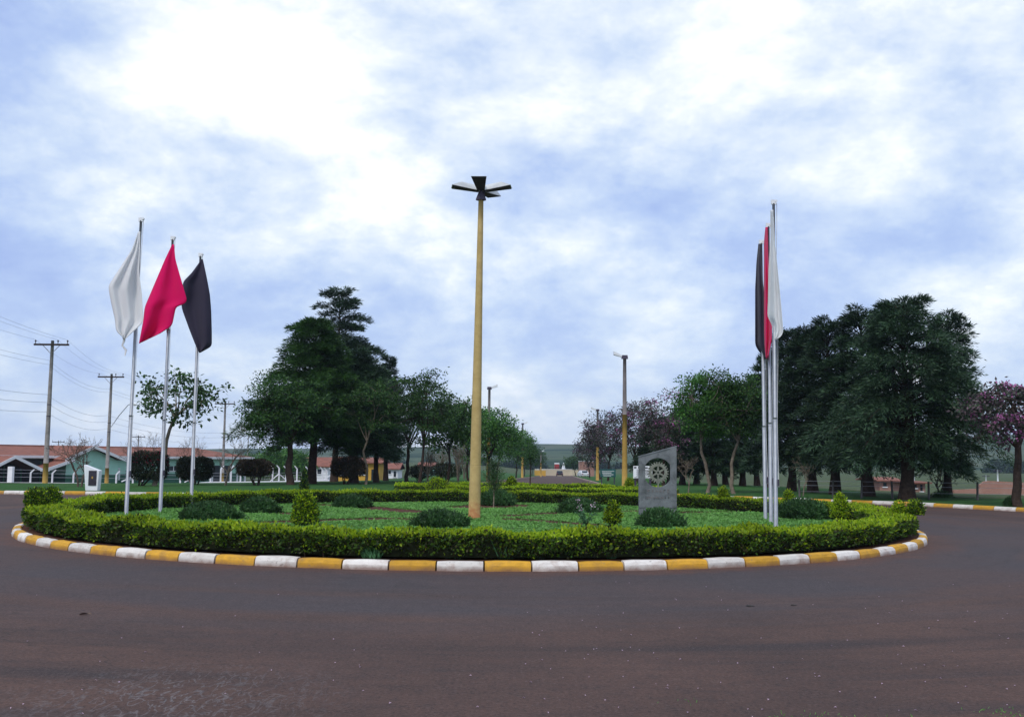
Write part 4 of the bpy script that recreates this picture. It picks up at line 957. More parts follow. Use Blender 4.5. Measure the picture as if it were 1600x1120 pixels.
for i, (px, Y, top) in enumerate(((668, 72, 690), (690, 84, 688), (716, 74, 682), (726, 96, 690))):
    bare_tree(f'thin leafless tree in the left grove, {["leftmost", "second", "third", "rightmost"][i]} of four beyond the hedge', px, Y, top, 14, 130+i, bark='bark_pale', stems=3, trunk=.05, twigs=.4, group='thin leafless trees in the left grove')
broadleaf('leaning open-crowned tree with big leaves before the green building', 241, 50, 574, 70, 141, crown=.50, clusters=50, per=34, leaf=(.21, .13), trunk=.11, lean=.14, rc=.34, bark='bark_pale', offx=1.1, flat=.85, kink=.14, name='open_crowned_tree')
bare_tree('small leafless tree with two stems beside the white memorial', 125, 47, 682, 36, 151, stems=2, trunk=.055, twigs=1.3)
bare_tree('leafless tree before the right end of the green building', 350, 52, 668, 36, 152, stems=1, trunk=.07, twigs=.8, bark='bark_pale')
bare_tree('faint leafless tree behind the box-clipped bougainvillea', 222, 72, 676, 30, 153, stems=2, trunk=.05, twigs=.5)
bare_tree('faint leafless tree behind the second box-clipped shrub', 300, 72, 682, 24, 154, stems=2, trunk=.05, twigs=.5)

def clipped(label, px, Y, base_py, x0, x1, y0, y1, seed, mats, probs, n=5000, power=4.0, stems=3, name='clipped_shrub'):
    """shrub clipped to a block or cushion on bare stems; x0..x1, y0..y1 is the block in the picture"""
    rng = np.random.RandomState(seed); k = mpp(Y); g = spot(px, Y); t = thing(name, label, 'shrub', g)
    zt = P(px, y0, Y).z-g.z; zb = P(px, y1, Y).z-g.z; ox = P((x0+x1)/2, y0, Y).x-g.x; rx = (x1-x0)*k/2; h = (zt-zb)
    u = rng.uniform(-1, 1, (n*3, 3)); sup = np.abs(u[:, 0])**power+np.abs(u[:, 1])**power+np.abs(u[:, 2])**power; u = u[(sup < 1) & (sup > .06)][:int(n*1.15)]; m = len(u)
    C = u*np.array([rx, rx*.8, h/2])*(1+.06*np.sin(u[:, :1]*7+seed)+.05*np.sin(u[:, 1:2]*9))+np.array([ox, 0, (zt+zb)/2])
    D = unit(u+rng.randn(m, 3)*.6); N = unit(u+rng.randn(m, 3)*.6); lb = MB(); pk = rng.rand(m); lo = 0
    for q, p in enumerate(probs):
        a = (pk >= lo) & (pk < lo+p); lo += p
        if q == 1 and len(probs) == 2: a &= (u[:, 2]+.3*u[:, 0] > .1)
        lb.leaves(C[a], D[a], N[a], rng.uniform(.08, .14, a.sum()), rng.uniform(.045, .07, a.sum()), q)
    lb.build('foliage', [M[q] for q in mats], t)
    s = MB()
    for q in range(stems):
        a = q*6.28/stems+seed; s.tube(curve_pts((0.05*math.cos(a), .05*math.sin(a), -.1), (ox+rx*.5*math.cos(a), rx*.4*math.sin(a), zb+h*.35), (0, 0, -.05), 5), [.055, .045, .035, .028, .02], 5)
    s.build('stem', M['bark_dark'], t)
clipped('box-clipped shrub with crimson bougainvillea along its top', 219, 50, 764, 205, 262, 706, 748, 161, ['leaf_shrub', 'leaf_bougain'], (.88, .12), n=6500)
clipped('dark box-clipped shrub without flowers before the green building', 306, 54, 762, 279, 333, 715, 748, 162, ['leaf_shrub'], (1.0,), n=6500)
clipped('mushroom-shaped clipped shrub right of the green building', 402, 52, 763, 371, 426, 718, 743, 163, ['leaf_brown'], (1.0,), n=5500, power=2.6, stems=4)
clipped('reddish brown cushion shrub between the conifer trunks', 540, 56, 758, 519, 572, 714, 746, 164, ['leaf_brown'], (1.0,), n=5000, power=2.4, stems=4)
clipped('dark cushion shrub right of the small white house', 655, 74, 752, 638, 676, 727, 747, 165, ['leaf_shrub'], (1.0,), n=2600, power=2.4)
clipped('dark wide cushion shrub left of the lamp post, under the avenue trees', 697, 76, 752, 672, 722, 724, 746, 166, ['leaf_shrub'], (1.0,), n=3000, power=2.4)

# ------------------------------------------------------------------ trees, right of the avenue
broadleaf('pink-flowered tree nearest on the right, behind the cog wheel slab', 1036, 62, 612, 46, 201, mat='leaf_purple', clusters=85, per=52, crown=.30, trunk=.10, blossom=.32, leaf=(.15, .085), rc=.46, name='flowering_tree')
broadleaf('pink-flowered tree second from the slab, behind the near avenue lamp', 996, 78, 622, 42, 202, mat='leaf_purple', clusters=80, per=50, crown=.28, trunk=.10, blossom=.32, leaf=(.18, .10), rc=.48, name='flowering_tree')
broadleaf('pink-flowered tree third from the slab, at the far avenue lamp', 950, 92, 636, 42, 203, mat='leaf_purple', clusters=76, per=48, crown=.26, trunk=.10, blossom=.32, leaf=(.2, .11), rc=.5, name='flowering_tree')
broadleaf('pink-tinged tree fourth from the slab down the avenue', 938, 120, 660, 32, 204, mat='leaf_purple', clusters=80, per=55, crown=.26, trunk=.09, blossom=.3, leaf=(.22, .12), rc=.5, name='flowering_tree')
broadleaf('smallest pink-tinged tree, farthest down the right of the avenue', 922, 150, 684, 24, 205, mat='leaf_purple', clusters=70, per=50, crown=.26, trunk=.09, blossom=.3, leaf=(.25, .13), rc=.55, name='flowering_tree')
broadleaf('small round dark tree standing alone at the avenue far end', 899, 250, 712, 14, 206, clusters=60, per=50, crown=.3, leaf=(.35, .2), rc=.7, trunk=.12)
broadleaf('green tree on a pale crooked trunk, left one of two right of the slab', 1104, 47, 584, 46, 211, mat='leaf_bright', bark='bark_pale', clusters=110, per=85, crown=.45, trunk=.085, kink=.22, leaf=(.13, .075))
broadleaf('green tree on a pale bent trunk, right one beside the right flagpoles', 1147, 46, 582, 46, 212, mat='leaf_broad', bark='bark_pale', clusters=110, per=80, crown=.45, trunk=.085, kink=.26, lean=.04, leaf=(.13, .075))
bare_tree('slender bare sapling just right of the slab', 1073, 45, 712, 15, 213, bark='bark_pale', stems=1, trunk=.04, twigs=.5)
bare_tree('slender bare sapling right of the right hand flagpoles', 1252, 44, 714, 17, 214, bark='bark_pale', stems=1, trunk=.035, twigs=.5)
WORD = ['first', 'second', 'third', 'fourth', 'fifth', 'sixth', 'seventh', 'eighth', 'ninth']
for i, (px, Y, top, hw) in enumerate(((1022, 74, 655, 30), (1046, 70, 648, 32), (1066, 66, 640, 34), (1088, 72, 625, 36), (1116, 64, 612, 40), (1134, 75, 600, 38), (1160, 66, 596, 42), (1183, 72, 580, 42), (1204, 60, 545, 44))):
    conifer(f'{WORD[i]} dark conifer of the shady grove behind the green trees, counted from the slab', px, Y, top, hw, 220+i, base=.15, droop=.3, shape=.42, n_br=54, dens=.8, trunk=.20, spray=.36, group='dark conifers in the shady right hand grove')
conifer('dark conifer immediately right of the right hand flags', 1236, 52, 503, 54, 231, base=.17, droop=.4, shape=.36, n_br=90, trunk=.22, spray=.28)
conifer('dense conifer second right of the flags', 1270, 50, 500, 62, 232, base=.16, droop=.4, shape=.45, n_br=90, trunk=.24, spray=.28)
conifer('dense bluish conifer third right of the flags', 1304, 47, 487, 70, 233, mat='conifer_olive', base=.15, droop=.45, shape=.40, n_br=84, rough=1.7, trunk=.24, spray=.27)
conifer('dense drooping conifer left of the largest one', 1356, 45, 474, 80, 234, mat='conifer_dark', base=.17, droop=.45, shape=.36, n_br=88, rough=1.7, trunk=.27, spray=.27)
conifer('largest drooping conifer with a thick multi-stemmed trunk at right', 1416, 41, 466, 112, 235, mat='conifer_olive', base=.22, droop=.55, shape=.30, n_br=120, trunk=.30, spray=.26, twin=3, skewx=.06, rough=1.9)
conifer('drooping conifer behind the largest one, reaching over the brick wall', 1480, 45, 480, 60, 236, mat='conifer_olive', base=.14, droop=.6, shape=.30, n_br=85, trunk=.18, spray=.27, rough=1.9)
broadleaf('pink-flowered tree with a knotty trunk at the right edge', 1590, 35.5, 598, 84, 241, mat='leaf_purple', clusters=120, per=46, crown=.50, trunk=.15, blossom=.34, leaf=(.14, .085), rc=.32, name='flowering_tree', kink=.10, flat=.95, bark='bark_dark')
bare_tree('small dark bare tree under the drooping conifer branches', 1468, 48, 722, 26, 242, bark='bark_dark', stems=2, trunk=.05, twigs=1.2)
bush('mounded_bush', 'dark weedy clump on the verge under the small bare tree', 1472, 784, 34, 14, 54, *DK, n=1800, Y=44.5)
bush('mounded_bush', 'dark tuft at the foot of the knotty pink-flowered tree', 1579, 792, 18, 12, 55, *DK, n=1500, Y=36)

# ------------------------------------------------------------------ wire fence on the right verge
def wire_fence():
    pts = [G(px, 786+(px-1440)*.05, .1) for px in (1250, 1300, 1342, 1388, 1441, 1511, 1590, 1660)]
    t = thing('wire_fence', 'rough wooden post and wire fence along the right hand pasture', 'fence', (pts[0].x, 42.5, .1))
    P0 = Vector((pts[0].x, 42.5, .1)); pos = []
    for i, p in enumerate(pts):
        x = p.x*42.5/p.y; y = 42.5-.14*(x-P0.x); pos.append((x-P0.x, y-42.5)); mb = MB(); mb.tube([(pos[-1][0], pos[-1][1], -.3), (pos[-1][0]+.03*(i % 3-1), pos[-1][1], .72)], [.05, .04], 6); mb.build('post', M['fencepost'], t)
    for z in (.25, .5, .68):
        mb = MB(); mb.tube([(x, y, z) for x, y in pos], .006, 4); mb.build('wire', M['wire'], t)
wire_fence()

# ------------------------------------------------------------------ lamps down the avenue
def avenue_lamp(label, px, Y, top, side):
    loc = spot(px, Y, .1); H = P(px, top, Y).z-loc.z; t = thing('street_lamp', label, 'street lamp', loc, 0, 'lamps down the avenue')
    mb = MB(); z = np.linspace(-.1, H*.56, 4); mb.tube(np.stack([0*z, 0*z, z], 1), .16-.06*(z/H), 10); mb.build('painted_base', M['yellow_paint'], t)
    mb = MB(); z = np.linspace(H*.56, H, 4); mb.tube(np.stack([0*z, 0*z, z], 1), .155-.06*(z/H), 10); mb.build('pole', M['pole_grey'], t)
    mb = MB(); mb.box((0, 0, H+.08), (.36, .26, .2), taper=.85); mb.build('bracket', M['lamp_dark'], t)
    mb = MB(); L = .62; V = [(side*x, y, z+.18*x/L) for x, hw_, hh in ((.12, .10, .05), (L, .17, .09)) for y in (-hw_, hw_) for z in (H+.02, H+.02+hh*2)]
    mb.add(V, [(0, 1, 3, 2), (4, 6, 7, 5), (0, 4, 5, 1), (2, 3, 7, 6), (0, 2, 6, 4), (1, 5, 7, 3)]); mb.build('floodlight', M['lamp_grey'], t)
avenue_lamp('near lamp right of the avenue, yellow post with a single head', 976, 57, 560, -1)
avenue_lamp('second lamp right of the avenue, behind the flowering trees', 933.5, 100, 642, -1)
avenue_lamp('near lamp left of the avenue, just right of the centre post', 763, 78, 608, 1)
avenue_lamp('second lamp left of the avenue, rising over the tree row', 816, 132, 663, 1)
avenue_lamp('farthest lamp left of the avenue, small and pale', 845, 205, 706, 1)

# ------------------------------------------------------------------ power poles and their wires
def power_pole(label, px, Y, top, arm=True, lamp=False, band=True, group='power poles along the street at left', wood=M['pole_concrete'], r=.17):
    loc = spot(px, Y, .1); H = P(px, top, Y).z-loc.z; t = thing('power_pole', label, 'power pole', loc, 0, group); tops = []
    zb = H*.145 if band else 0
    mb = MB(); z = np.linspace(zb, H, 5); lean = .35*H/9.5
    xo = lambda q: lean*0.0*q
    mb.tube(np.stack([0*z, 0*z, z], 1), r*(1-.42*z/H), 10); mb.build('pole', wood, t)
    if band:
        mb = MB(); mb.tube([(0, 0, -.3), (0, 0, zb)], [r+.004, r*.95], 10); mb.build('painted_base', M['yellow_paint'], t)
    if arm:
        mb = MB(); mb.box((0, -.14, H-.28), (2.3, .10, .12)); ca = mb.build('crossarm', M['bark_dark'], t)
        for s in (-1, 1):
            q = MB(); q.tube([(s*.55, -.15, H-.33), (s*.05, -.14, H-.85)], .02, 5); q.build('brace', M['pole_grey'], ca)
        for x in (-1.05, .42, 1.05):
            q = MB(); q.tube([(x, -.14, H-.22), (x, -.14, H-.10), (x, -.14, H-.09), (x, -.14, H+.0), (x, -.14, H+.03)], [.025, .025, .06, .045, .02], 8); q.build('insulator', M['insulator'], t); tops.append(Vector((loc.x+x, loc.y-.14, loc.z+H+.03)))
        for z in (H*.55, H*.47): 
            q = MB(); q.tube([(0, 0, z-.02), (0, 0, z+.03)], r*(1-.42*z/H)+.012, 10); q.build('clamp', M['lamp_dark'], t)
    if lamp:
        q = MB(); q.tube([(.08, -.05, H*.50), (.9, -.2, H*.62), (1.7, -.35, H*.715), (2.0, -.4, H*.725)], .035, 6); la = q.build('lamp_arm', M['steel'], t)
        q = MB(); q.tube([(2.0, -.4, H*.725), (2.1, -.42, H*.725), (2.35, -.46, H*.722), (2.5, -.5, H*.72)], [.05, .11, .14, .05], 8); q.build('lamp_head', M['lamp_grey'], la)
    return loc, H, tops
A = power_pole('nearest power pole at left, tall with a yellow base', 71, 67, 532)
B = power_pole('second power pole at left with a street lamp arm', 167, 90, 584, lamp=True)
C_ = power_pole('third power pole with a lamp arm, right of the open-crowned tree', 348, 117, 627, lamp=True)
power_pole('faint far pole above the roof behind the memorial tree', 89, 190, 688, band=False, group='far poles behind the building', r=.12)
power_pole('faint far pole behind the green building ridge at centre', 214, 170, 680, band=False, group='far poles behind the building', r=.13)
power_pole('faint far pole right of the green building', 386, 180, 678, band=False, group='far poles behind the building', r=.13)
def wires():
    off0 = Vector((A[0].x+6.2, 30.0, 0)); n = 14
    LAB = ['left', 'middle', 'right']
    def span(a, b, sag):
        s = np.linspace(0, 1, n)[:, None]; p = np.array(a)+(np.array(b)-np.array(a))*s; p[:, 2] -= sag*4*(s[:, 0])*(1-s[:, 0]); return p
    for i in range(3):
        ch = [Vector((off0.x+(A[2][i].x-A[0].x), off0.y, A[2][i].z+.35)), A[2][i], B[2][i], C_[2][i], C_[2][i]+Vector((3, 60, -1.6))]
        pts = np.concatenate([span(a, b, .45)[(0 if k == 0 else 1):] for k, (a, b) in enumerate(zip(ch[:-1], ch[1:]))])
        mb = MB(); mb.tube(pts, .007, 4, caps=False); mb.build('power_line', M['wire'], label=f'thin top wire strung from the {LAB[i]} insulators of the power poles', cat='wire', group='wires on the power poles')
    for q, f in enumerate((.86, .83, .62, .565, .50)):
        def a(S): return Vector((S[0].x-.1, S[0].y-.2, S[0].z+S[1]*f))
        ch = [Vector((off0.x, off0.y, a(A).z+.3)), a(A), a(B), a(C_), a(C_)+Vector((3, 60, -1.4))]
        pts = np.concatenate([span(u, v_, .5)[(0 if k == 0 else 1):] for k, (u, v_) in enumerate(zip(ch[:-1], ch[1:]))])
        mb = MB(); mb.tube(pts, .008 if q < 2 else .010, 4, caps=False); mb.build('power_line', M['wire'], label=f'{WORD[q]} of the lower cables on the power poles, counted downward', cat='wire', group='wires on the power poles')
wires()

# ------------------------------------------------------------------ white memorial on the lawn
def memorial():
    Y = 42.0; p = spot(145, Y, .11); k = mpp(Y)
    t = thing('memorial', 'white tapered concrete memorial with a dark plaque on the lawn', 'memorial', p)
    b0, b1 = P(136, 767, Y), P(154, 767, Y); zt = lambda py: P(145, py, Y).z-p.z
    pr = [(b0.x-p.x, -.05), (b1.x-p.x, -.05), (P(157, 740, Y).x-p.x, zt(735)), (P(133, 740, Y).x-p.x, zt(726))]
    T = .16; mb = MB(); V = [(x, y, z) for y in (-T, T) for x, z in pr]; mb.add(V, [(0, 1, 2, 3), (7, 6, 5, 4), (0, 4, 5, 1), (1, 5, 6, 2), (2, 6, 7, 3), (3, 7, 4, 0)]); mb.build('slab', M['white_paint'], t)
    x0, x1 = P(141, 750, Y).x-p.x, P(153, 750, Y).x-p.x; z0, z1 = zt(758), zt(735); mb = MB(); mb.box(((x0+x1)/2, -T-.012, (z0+z1)/2), (x1-x0, .03, z1-z0), bev=.004); pq = mb.build('plaque', M['plaque'], t)
    mb = MB(); mb.box(((x0+x1)/2, -T-.032, (z0+z1)/2+.02), (.06, .012, .09)); mb.build('emblem', M['yellow_paint'], pq)
memorial()

# ------------------------------------------------------------------ street and green building at left
FA = np.array([P(0, 740, 100).x, 100.0]); FB = np.array([P(392, 740, 128).x, 128.0])        # the facade line
fd = (FB-FA)/np.linalg.norm(FB-FA); fn = np.array([fd[1], -fd[0]])                      # outward = towards us
def U(px):
    d = pix_dir(px, 735); d = np.array([d.x, d.y])/d.y                                    # point = d*Y
    Mx = np.array([[d[0], -fd[0]], [d[1], -fd[1]]]); s = np.linalg.solve(Mx, FA); return s[1], s[0]
def FZ(px, py): return P(px, py, U(px)[1]).z
BASEZ = -1.62
class Frame:
    """local axes of the facade: u along it, v out of it, z up"""
    def __init__(s): s.loc = Vector((FA[0], FA[1], BASEZ)); s.rz = math.atan2(fd[1], fd[0])
FRM = Frame()
def fbox(mb, u0, u1, v0, v1, z0, z1, m=0): return mb.box(((u0+u1)/2, -(v0+v1)/2, (z0+z1)/2-BASEZ), (abs(u1-u0), abs(v1-v0), z1-z0), m)
def green_building():
    t = thing('school_building', 'long low green building with a red tiled roof and white fascia', 'building', FRM.loc, FRM.rz)
    uL, uR = U(-60)[0], U(384)[0]; D = 9.0; ze = 1.30; zr = 2.28; zp = -.62
    mb = MB(); fbox(mb, uL, uR, -D, 0, zp, ze); wall = mb.build('wall', M['wall_green'], t)
    mb = MB(); fbox(mb, uL-.05, uR+.05, -D-.05, .04, BASEZ-.6, zp); mb.build('plinth', M['wall_dkgreen'], t)
    o = .7; Z = lambda z: z-BASEZ
    V = [(uL, -o, Z(ze)), (uR+o, -o, Z(ze)), (uR+o, D+o, Z(ze)), (uL, D+o, Z(ze)), (uL, D/2, Z(zr)), (uR-3.6, D/2, Z(zr))]
    V2 = [(x, y, z-.10) for x, y, z in V]
    mb = MB(); mb.add(V+V2, [(0, 1, 5, 4), (1, 2, 5), (2, 3, 4, 5), (6, 10, 11, 7), (7, 11, 8), (8, 11, 10, 9), (0, 6, 7, 1), (1, 7, 8, 2), (2, 8, 9, 3)]); roof = mb.build('roof', M['roof_tile'], t)
    mb = MB(); mb.box(((uL+uR+o)/2, -o-.03, Z(ze)-.11), (uR+o-uL, .06, .26)); mb.build('fascia', M['trim_white'], t)
    mb = MB(); mb.box((uR+o+.03, D/2, Z(ze)-.11), (.06, D+2*o, .26)); mb.build('fascia', M['trim_white'], t)
    mb = MB(); mb.tube([(uL, D/2, Z(zr)+.02), (uR-3.6, D/2, Z(zr)+.02)], .10, 6); mb.build('ridge', M['roof_tile'], roof)
    # gabled wing
    def gable(pl, pm, pr_, zpk, zev, proj, zwall0, zevR=None):
        zevR = zev if zevR is None else zevR
        a, c, b = U(pl)[0], U(pm)[0], U(pr_)[0]; root = MB()
        V = [(a, -proj, Z(zev)), (c, -proj, Z(zpk)), (b, -proj, Z(zevR)), (a, 1, Z(zev)), (c, 4.0, Z(zpk)), (b, 1, Z(zevR))]; V2 = [(x, y, z-.12) for x, y, z in V]
        root.add(V+V2, [(0, 1, 4, 3), (1, 2, 5, 4), (6, 9, 10, 7), (7, 10, 11, 8), (0, 6, 7, 1), (1, 7, 8, 2), (0, 3, 9, 6), (2, 8, 11, 5)]); r = root.build('roof', M['roof_tile'], t)
        for (x0, z0), (x1, z1) in (((a, zev), (c, zpk)), ((c, zpk), (b, zevR))):
            f = MB(); y0, y1 = -proj-.07, -proj-.005; f.add([(x, y, Z(z)+dz) for x, z in ((x0, z0), (x1, z1)) for y in (y0, y1) for dz in (-.28, .03)], [(0, 1, 3, 2), (4, 6, 7, 5), (0, 4, 5, 1), (2, 3, 7, 6), (0, 2, 6, 4), (1, 5, 7, 3)]); f.build('fascia', M['trim_white'], r)
        return a, b, c
    a, b, c = gable(76, 121, 172, FZ(121, 700)+.25, FZ(172, 717), 2.6, 0)
    ins = .55; zev = FZ(172, 717)-.18; zpk = FZ(121, 700)+.05
    w_ = MB(); w_.add([(x, y, Z(z)) for y in (-2.0, 0.2) for x, z in ((a+ins, zp), (b-ins, zp), (b-ins, zev), (c, zpk), (a+ins, zev))], [(0, 1, 2, 3, 4), (9, 8, 7, 6, 5), (0, 5, 6, 1), (1, 6, 7, 2), (4, 9, 5, 0)]); w_.build('gable_wall', M['wall_green'], t)
    w_ = MB(); w_.box(((a+b)/2, -.92, Z(zp)/2-.3), (b-a-2*ins+.06, 2.2, Z(zp)+.6)); w_.build('plinth', M['wall_dkgreen'], t)
    # entrance: porch shade painted as a dark panel under two low gables that meet in a valley
    p0, p1 = U(-45)[0], U(78)[0]; zo = FZ(38, 738)
    q = MB(); q.box(((p0+p1)/2, .02-.06, Z(-.3)), (p1-p0-.4, .06, 2.5)); q.build('entrance_shade', M['recess_shade'], t)
    for px in (5, 32, 62):
        u_ = U(px)[0]; q = MB(); q.box((u_, -.12, Z(-.35)), (.14, .07, 2.2)); q.build('door_frame', M['wall_dkgreen'], t)
    gable(-52, -8, 38, FZ(0, 717)+.35, FZ(38, 733), 3.2, 0); gable(38.5, 84, 87, FZ(80, 719)+.12, FZ(38, 733), 3.0, 0, zevR=FZ(80, 719)+.10)
    q = MB(); q.box((U(38)[0], -3.35, Z(FZ(38, 733))-.05), (.9, .12, .22)); q.build('gutter', M['trim_white'], t)
    # windows along the wall
    for px0, px1, y0, y1, grille in ((174, 187, 731, 750, True), (200, 209, 731, 750, True), (262, 278, 728, 735, False), (284, 298, 728, 735, False)):
        u0, u1 = U(px0)[0], U(px1)[0]; z1, z0 = FZ((px0+px1)/2, y0), FZ((px0+px1)/2, y1); q = MB(); fbox(q, u0, u1, .045, .10, z0, z1); wn = q.build('window', M['trim_white'] if grille else M['dark_glass'], t)
        q = MB(); nb = 5
        if grille:
            fbox(q, u0+.12, u1-.12, .101, .106, z0+.1, z1-.1); q.build('pane', M['wall_green'], wn)
            for i in range(1, nb):
                uu = u0+(u1-u0)*i/nb; q = MB(); fbox(q, uu-.03, uu+.03, .108, .14, z0+.1, z1-.1); q.build('bar', M['trim_white'], wn)
            for i in range(1, 4):
                zz = z0+(z1-z0)*i/4; q = MB(); fbox(q, u0+.12, u1-.12, .142, .165, zz-.03, zz+.03); q.build('bar', M['trim_white'], wn)
        else:
            fbox(q, (u0+u1)/2-.04, (u0+u1)/2+.04, .101, .13, z0, z1); q.build('bar', M['trim_white'], wn); q = MB(); fbox(q, u0-.1, u1+.1, .045, .16, z0-.09, z0-.005); q.build('sill', M['trim_white'], wn)
    # veranda at the right end: bay shade painted as dark panels between white posts, a sill under one
    for px0, px1, y0, y1 in ((332, 343, 727, 752), (346, 357, 727, 752), (371, 381, 727, 736)):
        u0, u1 = U(px0)[0], U(px1)[0]; q = MB(); fbox(q, u0, u1, .042, .07, FZ(px0, y1), FZ(px0, y0)); q.build('opening', M['recess_shade'], t)
    for px in (331, 345, 359, 370, 382):
        u_ = U(px)[0]; q = MB(); fbox(q, u_-.10, u_+.10, .045, .16, BASEZ-.2, FZ(px, 724)); q.build('veranda_post', M['trim_white'], t)
    u0, u1 = U(368)[0], U(384)[0]; q = MB(); fbox(q, u0, u1, .17, .24, FZ(375, 737), FZ(375, 736)+.02); q.build('sill', M['trim_white'], t)
green_building()

def post_fence():
    a = P(-30, 740, 92); b = P(519, 740, 116); pa = np.array([a.x, 92.0]); pb = np.array([b.x, 116.0]); dd = (pb-pa)/np.linalg.norm(pb-pa); nn = np.array([dd[1], -dd[0]])
    L = np.linalg.norm(pb-pa)
    # pavement and street in front of it follow the ground
    for name, o0, o1, dz, mt in (('street', 3.2, 10.5, .02, 'asphalt'), ('sidewalk', -.3, 3.2, .14, 'sidewalk')):
        s = np.linspace(-40, L+3, 60); pts = np.zeros((60, 4, 3))
        for i, q in enumerate(s):
            for j, o in enumerate(np.linspace(o0, o1, 4)):
                xy = pa+dd*q+nn*o; pts[i, j] = (xy[0], xy[1], gf(*xy)+dz)
        mb = MB(); mb.grid(pts); mb.build(name, M[mt], kind='structure')
    t = thing('post_fence', 'fence of white concrete posts with bent tops before the green building', 'fence', (pa[0], pa[1], 0))
    def on(px):
        d = pix_dir(px, 740); d = np.array([d.x, d.y])/d.y; s = np.linalg.solve(np.array([[d[0], -dd[0]], [d[1], -dd[1]]]), pa); return pa+dd*s[1]
    def z_at(xy, px, py): return P(px, py, xy[1]).z
    mb = MB(); ss = np.linspace(0, L, 40); pts = np.zeros((40, 5, 3))
    for i, q in enumerate(ss):
        bw = float(np.interp(q, [L*.52, L*.6], [.22, 1.0]))
        for j, (o, h) in enumerate(((.09, -.3), (.09, .30*bw), (0, .33*bw), (-.09, .30*bw), (-.09, -.3))):
            xy = pa+dd*q+nn*o; pts[i, j] = (xy[0]-pa[0], xy[1]-pa[1], gf(*xy)+h+.1)
    mb.grid(pts, 0, False); mb.build('base_wall', M['white_paint'], t)
    rng = np.random.RandomState(2)
    posts = [(48, 733), (82, 734), (115, 735), (182, 736), (208, 735), (243, 734), (282, 735), (305, 734), (329, 728), (345, 728), (361, 727), (376, 728), (426, 727), (436, 727), (447, 728), (464, 728), (481, 729), (489, 729), (504, 730), (510, 731), (518, 731)]
    for i, (px, py) in enumerate(posts):
        xy = on(px); zt = z_at(xy, px, py); z0 = gf(*xy)+.1; x, y = xy[0]-pa[0], xy[1]-pa[1]
        mb = MB(); bend = (.30 if px < 400 else -.30)*dd
        mb.tube([(x, y, z0-.3), (x, y, zt-.32), (x+bend[0]*.15, y+bend[1]*.15, zt-.25), (x+bend[0], y+bend[1], zt)], [.085, .08, .075, .065], 4, smooth=False); pst = mb.build('post', M['white_paint'], t)
        if px in (208, 305, 436, 489, 518):
            for s in ((-1, 1) if px in (208, 436) else (-1,)):
                q = MB(); q.tube([(x, y, z0+(zt-z0)*.55), (x+dd[0]*s*1.1, y+dd[1]*s*1.1, z0+.25)], .055, 4, smooth=False); q.build('brace', M['white_paint'], pst)
    for h in (.55, .9, 1.2):
        mb = MB(); mb.tube([((pa+dd*q)[0]-pa[0], (pa+dd*q)[1]-pa[1], gf(*(pa+dd*q))+.1+h) for q in ss], .012, 4, caps=False); mb.build('wire', M['wire'], t)
    xy = on(17); q = MB(); q.box((xy[0]-pa[0], xy[1]-pa[1], gf(*xy)+.7), (.42, .42, 1.75), bev=.02); q.build('gate_pillar', M['white_paint'], t)
post_fence()

# ------------------------------------------------------------------ houses farther back
def house(name, label, px0, px1, Y, zb_py, eave_py, ridge_py, wall, roofm, depth=7.0, wins=(), cat='house', hip=False):
    a, b = P(px0, zb_py, Y), P(px1, zb_py, Y); x0, x1 = a.x, b.x; zb = min(a.z, gf((x0+x1)/2, Y)+.1)-.4; ze = P((px0+px1)/2, eave_py, Y).z; zr = P((px0+px1)/2, ridge_py, Y+depth/2).z
    cx = (x0+x1)/2; t = thing(name, label, cat, (cx, Y, zb)); W = x1-x0
    mb = MB(); mb.box((0, depth/2, (ze-zb)/2), (W, depth, ze-zb)); mb.build('wall', wall, t)
    o = .45; i = 1.2 if hip else 0
    V = [(-W/2-o, -o, ze-zb), (W/2+o, -o, ze-zb), (W/2+o, depth+o, ze-zb), (-W/2-o, depth+o, ze-zb), (-W/2-o+i, depth/2, zr-zb), (W/2+o-i, depth/2, zr-zb)]
    mb = MB(); mb.add(V+[(x, y, z-.12) for x, y, z in V], [(0, 1, 5, 4), (1, 2, 5), (2, 3, 4, 5), (3, 0, 4), (6, 10, 11, 7), (7, 11, 8), (8, 11, 10, 9), (9, 10, 6), (0, 6, 7, 1), (1, 7, 8, 2), (2, 8, 9, 3), (3, 9, 6, 0)]); mb.build('roof', roofm, t)
    for wx0, wx1, wy0, wy1, nm in wins:
        c0, c1 = P(wx0, wy1, Y), P(wx1, wy0, Y); q = MB(); q.box(((c0.x+c1.x)/2-cx, -.03, (c0.z+c1.z)/2-zb), (c1.x-c0.x, .06, c1.z-c0.z)); wn = q.build(nm, M['dark_glass'], t)
        q = MB(); q.box(((c0.x+c1.x)/2-cx, -.05, c0.z-zb-.06), (c1.x-c0.x+.2, .12, .10)); q.build('sill', M['trim_white'], wn)
    return t
house('yellow_house', 'ochre yellow house glimpsed between the conifer trunks at left', 521, 592, 122, 752, 722, 714, M['yellow_wall'], M['roof_tile'], wins=((528, 535, 733, 742, 'window'), (562, 570, 732, 741, 'window'), (580, 586, 733, 751, 'door')))
house('white_house', 'small white house with a red roof behind the left grove', 603, 621, 165, 746, 732, 723, M['white_paint'], M['roof_tile'], wins=((607, 611, 735, 740, 'window'), (615, 619, 736, 745, 'door')))
house('red_roofed_house', 'house with a red roof showing behind the white post fence', 470, 512, 150, 748, 728, 714, M['white_paint'], M['roof_tile'], wins=((478, 484, 733, 740, 'window'), (496, 502, 733, 740, 'window')))
house('pale_house', 'low pale green house far behind the left cushion shrubs', 655, 676, 200, 744, 728, 722, M['wall_green'], M['roof_tile'], wins=((659, 663, 731, 737, 'window'), (668, 672, 731, 737, 'window')))
